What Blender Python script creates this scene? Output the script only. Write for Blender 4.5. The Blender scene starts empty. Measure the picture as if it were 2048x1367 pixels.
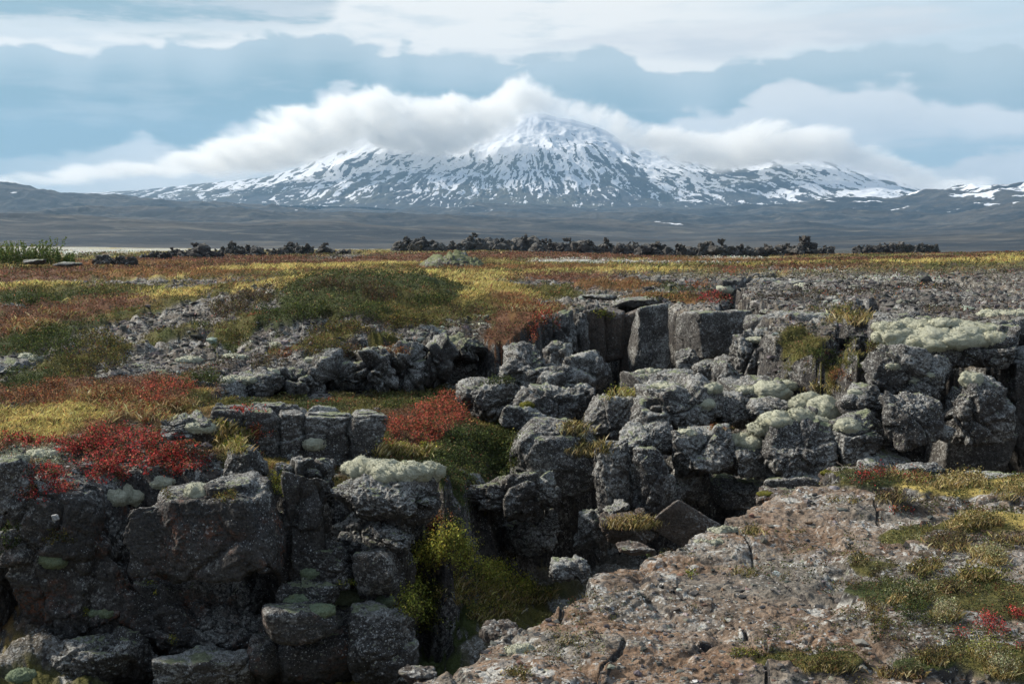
import bpy, math, time
import numpy as np
from mathutils import Vector, noise as mnoise
T0 = time.time()
SC = bpy.context.scene
COL = SC.collection
# ------------------------------------------------------------------ camera
CAMZ = 1.7
FPX = 2276.0          # focal length in pixels of a 2048 px wide picture (40 mm lens)
HOR = 485.0           # row of the horizon in the photograph
PITCH = math.atan((683.5 - HOR) / FPX)
cam_d = bpy.data.cameras.new('camera'); cam = bpy.data.objects.new('camera', cam_d); COL.objects.link(cam)
cam_d.lens = 40.0 * (FPX / 2275.6); cam_d.sensor_width = 36.0; cam_d.clip_start = 0.05; cam_d.clip_end = 90000
cam.location = (0, 0, CAMZ); cam.rotation_euler = (math.pi / 2 - PITCH, 0, 0)
SC.camera = cam
cP, sP = math.cos(PITCH), math.sin(PITCH)

def ray(px, py):
    """world direction (y component scaled to 1) through a point of the photograph"""
    u = (np.asarray(px, float) - 1024) / FPX; v = (683.5 - np.asarray(py, float)) / FPX
    dy = cP + v * sP; dz = -sP + v * cP
    return u / dy, dz / dy

def at(px, py, d):
    rx, rz = ray(px, py)
    return np.array([rx * d, d + 0 * rx, CAMZ + rz * d]).T

def on(px, py, z):
    rx, rz = ray(px, py)
    d = (z - CAMZ) / np.minimum(rz, -1e-4)
    return np.array([rx * d, d, z + 0 * rx]).T

def project(x, y, z):
    dz = z - CAMZ
    yc = y * cP - dz * sP; zc = y * sP + dz * cP
    return 1024 + FPX * x / yc, 683.5 - FPX * zc / yc

# ------------------------------------------------------------------ noise
_rng = np.random.RandomState(7)
_perm = np.concatenate([_rng.permutation(256)] * 3).astype(np.int32)
_g3 = _rng.normal(size=(256, 3)).astype(np.float32); _g3 /= np.linalg.norm(_g3, axis=1)[:, None]
_jit = _rng.rand(256, 3).astype(np.float32)

def _noise_chunk(p):
    p = p.astype(np.float32)
    f = np.floor(p); i = f.astype(np.int64) & 255; f = p - f
    u = f * f * f * (f * (f * 6 - 15) + 10)
    out = 0
    for a in (0, 1):
        wx = u[:, 0] if a else 1 - u[:, 0]
        ha = _perm[(i[:, 0] + a) & 255]
        for b in (0, 1):
            wy = u[:, 1] if b else 1 - u[:, 1]
            hb = _perm[ha + ((i[:, 1] + b) & 255)]
            for c in (0, 1):
                wz = u[:, 2] if c else 1 - u[:, 2]
                g = _g3[_perm[hb + ((i[:, 2] + c) & 255)] & 255]
                out = out + wx * wy * wz * (g[:, 0] * (f[:, 0] - a) + g[:, 1] * (f[:, 1] - b) + g[:, 2] * (f[:, 2] - c))
    return out * 1.5

def noise(p, s=1.0, off=0.0):
    p = np.asarray(p); q = p * s + off
    n = len(q); r = np.empty(n, np.float32)
    for k in range(0, n, 300000): r[k:k + 300000] = _noise_chunk(q[k:k + 300000])
    return r

def fbm(p, s=1.0, octv=4, gain=0.5, off=0.0, lac=2.03):
    r = 0; a = 1.0
    for o in range(octv):
        r = r + a * noise(p, s, off + 17.3 * o); a *= gain; s *= lac
    return r

def ridged(p, s=1.0, octv=4, gain=0.5, off=0.0):
    r = 0; a = 1.0
    for o in range(octv):
        r = r + a * (1 - 2 * np.abs(noise(p, s, off + 11.7 * o))); a *= gain; s *= 2.07
    return r

def worley(p, s=1.0, off=0.0, vec=False):
    p = np.asarray(p); n = len(p); F1 = np.empty(n, np.float32); F2 = np.empty(n, np.float32); ID = np.empty(n, np.int32); VC = np.empty((n, 3), np.float32)
    for k in range(0, n, 200000):
        q = (p[k:k + 200000] * s + off).astype(np.float32)
        f = np.floor(q); i = f.astype(np.int64); f = q - f
        a = np.full(len(q), 9., np.float32); b = a.copy(); c = np.zeros(len(q), np.int32); cv_ = np.zeros((len(q), 3), np.float32)
        for dx in (-1, 0, 1):
            hx = _perm[(i[:, 0] + dx) & 255]
            for dy in (-1, 0, 1):
                hy = _perm[hx + ((i[:, 1] + dy) & 255)]
                for dz in (-1, 0, 1):
                    h = _perm[hy + ((i[:, 2] + dz) & 255)] & 255
                    v = _jit[h] + (dx, dy, dz) - f
                    d = np.einsum('ij,ij->i', v, v)
                    m = d < a
                    b = np.where(m, a, np.minimum(b, d)); c = np.where(m, h, c); cv_ = np.where(m[:, None], v, cv_) if vec else cv_; a = np.where(m, d, a)
        F1[k:k + 200000] = np.sqrt(a); VC[k:k + 200000] = cv_; F2[k:k + 200000] = np.sqrt(b); ID[k:k + 200000] = c
    return (F1, F2, ID, VC) if vec else (F1, F2, ID)

def sstep(a, b, x):
    t = np.clip((x - a) / (b - a), 0, 1); return t * t * (3 - 2 * t)

# ------------------------------------------------------------------ objects
def tag(o, label=None, cat=None, group=None, kind=None):
    if label: o['label'] = label
    if cat: o['category'] = cat
    if group: o['group'] = group
    if kind: o['kind'] = kind
    return o

def mesh_obj(name, V, F, mat, attrs=None, smooth=True, parent=None, mats=None):
    """V (n,3); F (m,k) of equal face size; attrs {name: (n,) or (n,3)} on points"""
    me = bpy.data.meshes.new(name)
    V = np.asarray(V, np.float32); F = np.asarray(F, np.int32); k = F.shape[1]
    me.vertices.add(len(V)); me.vertices.foreach_set('co', V.ravel())
    me.loops.add(F.size); me.loops.foreach_set('vertex_index', F.ravel())
    me.polygons.add(len(F)); me.polygons.foreach_set('loop_start', np.arange(0, F.size, k, dtype=np.int32))
    me.polygons.foreach_set('loop_total', np.full(len(F), k, np.int32))
    me.polygons.foreach_set('use_smooth', np.full(len(F), smooth, bool))
    for an, av in (attrs or {}).items():
        av = np.asarray(av, np.float32)
        if av.ndim == 1:
            at_ = me.attributes.new(an, 'FLOAT', 'POINT'); at_.data.foreach_set('value', av)
        else:
            at_ = me.attributes.new(an, 'FLOAT_COLOR', 'POINT')
            at_.data.foreach_set('color', np.concatenate([av, np.ones((len(av), 1), np.float32)], 1).ravel())
    me.update(calc_edges=True)
    me.materials.append(mat)
    o = bpy.data.objects.new(name, me); COL.objects.link(o)
    if parent: o.parent = parent
    return o

def grid_faces(nr, nc, wrap=False):
    i = np.arange(nr - 1)[:, None] * nc; c = nc if wrap else nc - 1
    j = np.arange(c)[None, :]; j2 = (j + 1) % nc
    return np.stack([i + j, i + j2, i + nc + j2, i + nc + j], -1).reshape(-1, 4)

# ------------------------------------------------------------------ node helper
class NT:
    def __init__(s, tree): s.t = tree; s.n = tree.nodes; s.l = tree.links
    def new(s, typ, **kw):
        n = s.n.new(typ)
        for k, v in kw.items(): setattr(n, k, v)
        return n
    def put(s, sock, v):
        if isinstance(v, bpy.types.NodeSocket): s.l.new(v, sock)
        elif v is not None:
            if sock.type == 'RGBA' and not hasattr(v, '__len__'): v = (v, v, v, 1)
            elif sock.type == 'RGBA' and len(v) == 3: v = (*v, 1)
            sock.default_value = v
    def math(s, op, a, b=None, c=None, clamp=False):
        n = s.new('ShaderNodeMath', operation=op, use_clamp=clamp)
        for i, v in enumerate((a, b, c)):
            if v is not None: s.put(n.inputs[i], v)
        return n.outputs[0]
    def vmath(s, op, a, b=None):
        n = s.new('ShaderNodeVectorMath', operation=op)
        s.put(n.inputs[0], a)
        if b is not None: s.put(n.inputs[1], b)
        return n.outputs[0]
    def noise(s, vec, scale, detail=4, rough=0.55, dist=0.0, out=0, dims='3D'):
        n = s.new('ShaderNodeTexNoise', noise_dimensions=dims)
        s.put(n.inputs['Vector'], vec); s.put(n.inputs['Scale'], scale); n.inputs['Detail'].default_value = detail
        n.inputs['Roughness'].default_value = rough; n.inputs['Distortion'].default_value = dist
        return n.outputs[out]
    def voronoi(s, vec, scale, feature='F1', rand=1.0, out='Distance'):
        n = s.new('ShaderNodeTexVoronoi', feature=feature)
        s.put(n.inputs['Vector'], vec); s.put(n.inputs['Scale'], scale); n.inputs['Randomness'].default_value = rand
        return n.outputs[out]
    def ramp(s, fac, a, b, lo=0.0, hi=1.0, smooth=True):
        n = s.new('ShaderNodeMapRange', interpolation_type='SMOOTHSTEP' if smooth else 'LINEAR')
        s.put(n.inputs[0], fac); s.put(n.inputs[1], a); s.put(n.inputs[2], b); s.put(n.inputs[3], lo); s.put(n.inputs[4], hi)
        return n.outputs[0]
    def mix(s, fac, a, b, blend='MIX'):
        n = s.new('ShaderNodeMix', data_type='RGBA', blend_type=blend)
        s.put(n.inputs[0], fac); s.put(n.inputs[6], a); s.put(n.inputs[7], b)
        return n.outputs[2]
    def attr(s, name, out='Fac'):
        return s.new('ShaderNodeAttribute', attribute_name=name).outputs[out]

def new_mat(name):
    m = bpy.data.materials.new(name); m.use_nodes = True
    m.node_tree.nodes.clear(); return m, NT(m.node_tree)

def finish(m, N, col, rough=0.9, bump=None, bstr=1.0, bdist=0.02, transl=None, spec=0.2):
    out = N.new('ShaderNodeOutputMaterial'); b = N.new('ShaderNodeBsdfPrincipled')
    N.put(b.inputs['Base Color'], col); N.put(b.inputs['Roughness'], rough); b.inputs['Specular IOR Level'].default_value = spec
    if bump is not None:
        bn = N.new('ShaderNodeBump'); bn.inputs['Strength'].default_value = bstr; bn.inputs['Distance'].default_value = bdist
        N.put(bn.inputs['Height'], bump); N.l.new(bn.outputs[0], b.inputs['Normal'])
    res = b.outputs[0]
    if transl:
        t = N.new('ShaderNodeBsdfTranslucent'); N.put(t.inputs[0], col)
        mx = N.new('ShaderNodeMixShader'); mx.inputs[0].default_value = transl
        N.l.new(res, mx.inputs[1]); N.l.new(t.outputs[0], mx.inputs[2]); res = mx.outputs[0]
    N.l.new(res, out.inputs[0]); return m

def lichen(N, P, base, amount, warm=0.3):
    """speckles of crustose lichen over a rock colour; amount is a 0..1 socket"""
    warp = N.vmath('ADD', P, N.vmath('SCALE', N.noise(P, 18, 2, out=1), None))
    n1 = N.noise(P, 2.2, 3); 
    c = base
    q = N.ramp(N.noise(P, 1.4, 4, .6), .38, .62, .07, -.05)
    f1 = N.math('SUBTRACT', N.math('ADD', N.noise(P, 17, 6, .74), N.math('MULTIPLY', amount, .22)), q)
    c = N.mix(N.ramp(f1, .60, .70, 0, .62), c, (.27, .265, .25))
    f2 = N.math('SUBTRACT', N.math('ADD', N.noise(P, 31, 5, .74), N.math('MULTIPLY', amount, .20)), q)
    c = N.mix(N.ramp(f2, .66, .73, 0, .75), c, (.46, .47, .45))
    for sc, rad, colr, thr, sm in ((13, .30, (.34, .34, .32), .92, .25), (30, .32, (.42, .43, .42), .80, .3), (62, .34, (.50, .51, .50), .78, .3), (21, .26, (.24, .25, .19), .80, .3)):
        v = N.new('ShaderNodeTexVoronoi'); N.put(v.inputs['Vector'], P); v.inputs['Scale'].default_value = sc
        edge = N.noise(P, sc * 2.4, 2)
        d = N.math('ADD', v.outputs['Distance'], N.math('MULTIPLY', edge, .34))
        sep = N.new('ShaderNodeSeparateColor'); N.l.new(v.outputs['Color'], sep.inputs[0])
        pick = N.math('ADD', sep.outputs[0], N.math('MULTIPLY', N.math('SUBTRACT', N.math('ADD', amount, n1), 1.0), 1.0))
        pk = N.ramp(pick, thr - .08, thr + .08)
        sz = N.math('MULTIPLY_ADD', sep.outputs[1], .22, rad)
        m = N.math('MULTIPLY', N.ramp(N.math('SUBTRACT', sz, d), -.05, .05), pk)
        c = N.mix(N.math('MULTIPLY', m, .85), c, colr)
    return c

def rock_material(name, base, brown, lich=0.55, moss=0.35, mosscol=(.30, .33, .21), orange=0.0, rough_b=1.0):
    m, N = new_mat(name)
    geo = N.new('ShaderNodeNewGeometry'); P = geo.outputs['Position']
    n = N.noise(P, 1.3, 6, .62); n2 = N.noise(P, 9, 6, .7); n3 = N.noise(P, 40, 4, .7)
    c = N.mix(N.ramp(n, .35, .68), base, brown)
    c = N.mix(N.ramp(n2, .36, .62), N.mix(.62, c, (.012, .012, .013)), c)
    c = N.mix(N.ramp(n3, .3, .7, .0, .5), c, N.mix(.5, c, (.30, .28, .25)))
    if orange:
        o = N.math('MULTIPLY', N.ramp(N.noise(P, 2.1, 3), .48, .66), N.ramp(N.noise(P, 17, 5, .7), .46, .6))
        c = N.mix(N.math('MULTIPLY', o, orange), c, (.22, .075, .03))
    sep = N.new('ShaderNodeSeparateXYZ'); N.l.new(geo.outputs['Normal'], sep.inputs[0]); nz = sep.outputs[2]
    up = N.ramp(nz, -.5, .9)
    amt = N.math('ADD', lich - .25, N.math('MULTIPLY', up, .42))
    c = lichen(N, P, c, amt)
    mm = N.math('ADD', nz, N.math('MULTIPLY', N.math('SUBTRACT', N.noise(P, 3.3, 5, .65), .5), 2.4))
    mk = N.ramp(mm, 1.25 - moss, 1.45 - moss)
    mc = N.mix(N.ramp(N.noise(P, 26, 4, .7), .3, .7), N.mix(.6, mosscol, (.03, .035, .015)), mosscol)
    c = N.mix(mk, c, mc)
    mus = N.voronoi(P, 45, 'F1')
    h = N.math('ADD', N.math('MULTIPLY', n2, 1.0), N.math('MULTIPLY', n3, .45))
    h = N.math('ADD', h, N.math('MULTIPLY', N.noise(P, 110, 3, .7), .22))
    h = N.math('SUBTRACT', h, N.math('MULTIPLY', mus, .25))
    return finish(m, N, c, .92, h, 1.0, .05 * rough_b)

def moss_material(name, base, dark, warm=None):
    m, N = new_mat(name)
    P = N.new('ShaderNodeNewGeometry').outputs['Position']
    a = N.noise(P, 5, 5, .65); b = N.noise(P, 55, 5, .75); d = N.noise(P, 160, 3, .7)
    c = N.mix(N.ramp(b, .32, .66), dark, base)
    c = N.mix(N.ramp(a, .5, .75, 0, .55), c, warm or (.22, .21, .08))
    h = N.math('ADD', N.math('MULTIPLY', b, 1.0), N.math('MULTIPLY', d, .5))
    return finish(m, N, c, 1.0, h, .9, .03, spec=.05)

def leaf_material(name, transl=.35):
    m, N = new_mat(name)
    c = N.attr('Col', 'Color')
    return finish(m, N, c, .7, transl=transl, spec=.15)
LEAF = leaf_material('leaf'); 
ROCK = rock_material('dark basalt', (.036, .037, .040), (.068, .062, .058), lich=.48)
ROCK_L = rock_material('lichened basalt', (.046, .046, .049), (.085, .077, .073), lich=.62, moss=.3)
ROCK_F = rock_material('fissure wall basalt', (.034, .037, .042), (.055, .052, .052), lich=.36, moss=.2, orange=.55)
ROCK_R = rock_material('red brown basalt', (.075, .058, .048), (.12, .085, .065), lich=.3, moss=.1)
LAVA = rock_material('rough lava', (.022, .022, .024), (.050, .045, .040), lich=.2, moss=.15, mosscol=(.16, .17, .10))
MOSS = moss_material('woolly grey moss', (.60, .60, .48), (.34, .35, .26), (.42, .40, .24))
MOSS_G = moss_material('green moss', (.30, .36, .24), (.14, .18, .11))
# ================================================================== TERRAIN
def rbf_fit(P, z):
    d = np.linalg.norm(P[:, None] - P[None], axis=2)
    A = np.zeros((len(P) + 3, len(P) + 3)); A[:len(P), :len(P)] = -d + np.eye(len(P)) * -.004
    A[:len(P), len(P):] = np.c_[np.ones(len(P)), P]; A[len(P):, :len(P)] = A[:len(P), len(P):].T
    return np.linalg.solve(A, np.r_[z, 0, 0, 0])

def warp(x, y):
    r = np.hypot(x, y) + 1e-6; g = np.log1p(r * .5) / r
    return np.stack([x * g, y * g], 1)

class Surf:
    def __init__(s, pts, world=()):
        q = [on(a, b, c) for a, b, c in pts] + [np.array(w, float) for w in world]
        q = np.array(q); s.P = warp(q[:, 0], q[:, 1]); s.w = rbf_fit(s.P, q[:, 2])
    def __call__(s, x, y):
        W = warp(x, y); out = np.empty(len(W)); n = len(s.P)
        for k in range(0, len(W), 50000):
            w = W[k:k + 50000]
            d = np.sqrt((w[:, 0, None] - s.P[None, :, 0]) ** 2 + (w[:, 1, None] - s.P[None, :, 1]) ** 2)
            out[k:k + 50000] = -d @ s.w[:n] + s.w[n] + w @ s.w[n + 1:]
        return out

UP = Surf([
 (900,1367,0),(1400,1300,.0),(2048,1300,.04),(1200,1160,.0),(1500,1050,.0),(1900,1000,.06),(1700,950,.08),(2300,1000,.1),(1650,1180,.02),(1150,1330,0),(1000,1367,0),
 (50,960,-.88),(250,1000,-.95),(400,930,-.85),(300,880,-.72),(100,860,-.74),(540,1000,-.97),(650,980,-1.0),(780,940,-1.0),(870,930,-1.05),(470,815,-.64),(700,812,-.6),(560,905,-1.0),(700,925,-1.12),(620,950,-1.1),(200,820,-.72),(-300,900,-.8),
 (300,790,-.7),(50,800,-.7),(-300,760,-.6),(400,790,-.68),
 (600,740,-.46),(500,770,-.6),(750,692,-.2),(860,690,-.2),(950,680,-.18),(1000,640,-.02),(1080,600,.0),
 (150,700,-.45),(280,620,-.3),(280,740,-.55),(480,700,-.42),(420,640,-.22),(500,590,.18),(640,562,.50),(700,562,.62),(700,546,-.1),(560,575,.38),(860,577,.48),(1000,584,.25),(900,620,.0),(850,660,-.13),(700,635,.12),(650,700,-.33),(560,660,-.12),
 (50,700,-.5),(120,650,-.3),(60,600,-.25),(250,585,-.2),(100,560,-.3),(400,555,-.3),(-300,620,-.3),
 (200,520,-.4),(800,520,-.3),(1500,520,-.2),(1100,540,-.1),(1100,560,.05),
 (1150,580,.1),(1300,560,.1),(1250,600,.12),(1180,610,.1),(1450,590,.2),(1600,600,.28),(1600,560,.25),(1600,640,.27),(1850,600,.35),(1850,650,.33),(1700,670,.3),(2048,640,.38),(2048,560,.3),(1800,545,.2),(2300,660,.4),(1950,700,.28),(1400,615,.18)],
 [(0,0,0),(0,-6,0),(3,-3,0),(-3,-1,0),(5,3,.03),(20,-20,.2),(-20,-20,-.3),(60,0,.3),(-60,0,-.4),(0,-100,0),(0,330,-.35),(150,300,-.35),(-150,300,-.3),(0,700,-.2),(500,600,-.2),(-300,650,.0),(0,1100,-9),(-600,1100,-9),(600,1100,-9),(700,-700,0),(-700,-700,0),(0,3000,-12),(3000,3000,-12),(-3000,3000,-12)])
LOW = Surf([
 (850,850,-1.0),(780,800,-1.1),(650,805,-.95),(560,805,-.92),(400,815,-.75),(950,775,-1.12),(1000,760,-1.1),(760,792,-1.1),(880,985,-1.35),(900,900,-1.1),(800,880,-1.0),
 (1100,900,-1.5),(1180,880,-1.5),(1000,800,-1.3),(950,870,-1.15),(1040,1000,-1.9),(930,975,-1.35),(1150,980,-1.9),
 (1640,720,.0),(1680,750,-.05),(1650,790,-.3),(1600,760,-.25),(1500,790,-.8),(1400,800,-1.1),(1350,900,-1.6),(1240,960,-1.9),(1500,880,-1.5),(1640,830,-.7),(1720,700,.1),(1280,790,-1.5),(1150,790,-1.4),(1560,700,.0)])
FLO = Surf([
 (905,1090,-2.0),(960,1215,-2.55),(850,1120,-2.1),(860,1300,-3.1),(1050,1190,-2.9),(1150,1080,-3.4),(1400,1080,-3.2),(1700,1000,-3.3),(2048,1000,-3.2),(400,1367,-3.3),(0,1300,-2.6),(60,1200,-2.2),(900,1020,-1.5),(1200,1170,-3.1),(820,1230,-2.6),(1020,1140,-2.6)],
 [(-6,5,-3),(-15,3,-3),(20,14,-3),(10,12,-3),(-1,7,-3.2)])

RIFT_N = [(3200,1000,.1),(2400,985,.08),(2048,962,.06),(1850,950,.07),(1780,932,.08),(1720,930,.08),(1650,945,.06),(1645,985,.03),(1600,985,.02),(1512,988,.0),(1508,1012,0),(1485,1048,0),(1420,1068,0),(1310,1092,0),(1240,1104,0),(1222,1122,0),(1142,1150,0),(1130,1182,0),(1010,1242,0),(952,1268,0),(955,1302,0),(830,1345,0),(785,1367,0)]
RIFT_F = [(-2000,1000,-.9),(-500,955,-.9),(0,945,-.88),(100,945,-.9),(300,950,-.9),(560,945,-.93),(680,950,-.98),(850,950,-1.0),(885,985,-1.1),(930,965,-1.2),(1040,980,-1.75),(1150,960,-1.75),(1180,900,-1.55),(1240,925,-1.75),(1380,895,-1.5),(1450,860,-1.3),(1560,835,-.95),(1680,800,-.6),(1705,745,-.1),(1765,682,.25),(2030,682,.3),(2400,695,.3),(3200,740,.3)]
W_NEAR = [(-.9,3.7),(-1.5,2.7),(-3,1.7),(-8,0.5),(-30,-5)]
rift_poly = np.array([on(*p)[:2] for p in RIFT_N] + [np.array(w) for w in W_NEAR] + [on(*p)[:2] for p in RIFT_F])
low_poly = np.array([on(*p)[:2] for p in [(400,800,-.75),(560,786,-.95),(650,780,-1),(760,776,-1.1),(850,771,-1.1),(950,763,-1.1),(985,735,-.75),(1000,672,-.05),(1090,652,0),(1190,619,.05),(1260,611,.1),(1525,628,.22),(1500,740,-.4),(1570,690,.1),(1700,655,.25),(1730,690,.15),(1700,760,-.1),(1700,900,-.5),(1500,1000,-.9),(1200,1040,-1.6),(885,1040,-1.1),(880,985,-1.0),(888,930,-1.05),(775,905,-.95),(770,850,-.75),(400,828,-.75)]])
back_poly = np.array([on(*p)[:2] for p in [(985,690,-.2),(1090,644,0),(1190,617,.05),(1260,609,.1),(1520,630,.22),(1500,720,-.2),(1280,770,-1.),(1150,790,-1.2),(1000,760,-1.)]])

def seg_dist(x, y, poly, closed=True):
    d = np.full(len(x), 1e9); ins = np.zeros(len(x), bool); n = len(poly)
    for i in range(n if closed else n - 1):
        ax, ay = poly[i]; bx, by = poly[(i + 1) % n]
        ex, ey = bx - ax, by - ay; L = ex * ex + ey * ey + 1e-12
        t = np.clip(((x - ax) * ex + (y - ay) * ey) / L, 0, 1)
        d = np.minimum(d, (x - ax - t * ex) ** 2 + (y - ay - t * ey) ** 2)
        if closed:
            c = ((ay > y) != (by > y)); xi = ax + (y - ay) * ex / (ey if abs(ey) > 1e-12 else 1e-12)
            ins ^= c & (x < xi)
    d = np.sqrt(d)
    return np.where(ins, d, -d) if closed else d

CRACKS = [([(1500,655,.25),(1492,622,.2),(1458,602,.2),(1452,578,.2),(1500,562,.2),(1565,548,.2)], .75, 1.6),
 ([(1645,735,.1),(1680,680,.25),(1720,640,.3),(1742,608,.3)], .45, .5),
 ([(1790,545,.2),(1880,555,.28),(1950,575,.3),(2048,590,.33),(2300,603,.35)], .42, .7),
 ([(1640,566,.25),(1700,560,.25),(1765,566,.25),(1790,580,.3)], .22, .4),
 ([(1540,605,.25),(1640,596,.28),(1720,600,.3)], .12, .25), ([(1800,620,.35),(1900,604,.35),(2040,607,.35)], .15, .3),
 ([(1180,600,.1),(1215,585,.1),(1300,578,.12)], .25, .5),
 ([(130,575,-.28),(260,566,-.28),(430,570,-.25)], .4, .35), ([(700,545,-.2),(800,548,-.1)], .3, .2)]
CR = [(np.array([on(*p)[:2] for p in pl]), w, dp) for pl, w, dp in CRACKS]

# --- what grows or lies where: soft-edged world-space patches ---------------
PAL = dict(yg=(.42,.33,.10), ol=(.115,.105,.030), gr=(.052,.066,.020), rb=(.155,.075,.042), rd=(.30,.055,.040), gv=(.172,.156,.132),
           ms=(.33,.35,.25), rk=(.095,.090,.086), bl=(.036,.036,.036), ru=(.205,.128,.078), br=(.060,.048,.036), wh=(.46,.47,.40), or_=(.21,.115,.045))
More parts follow.
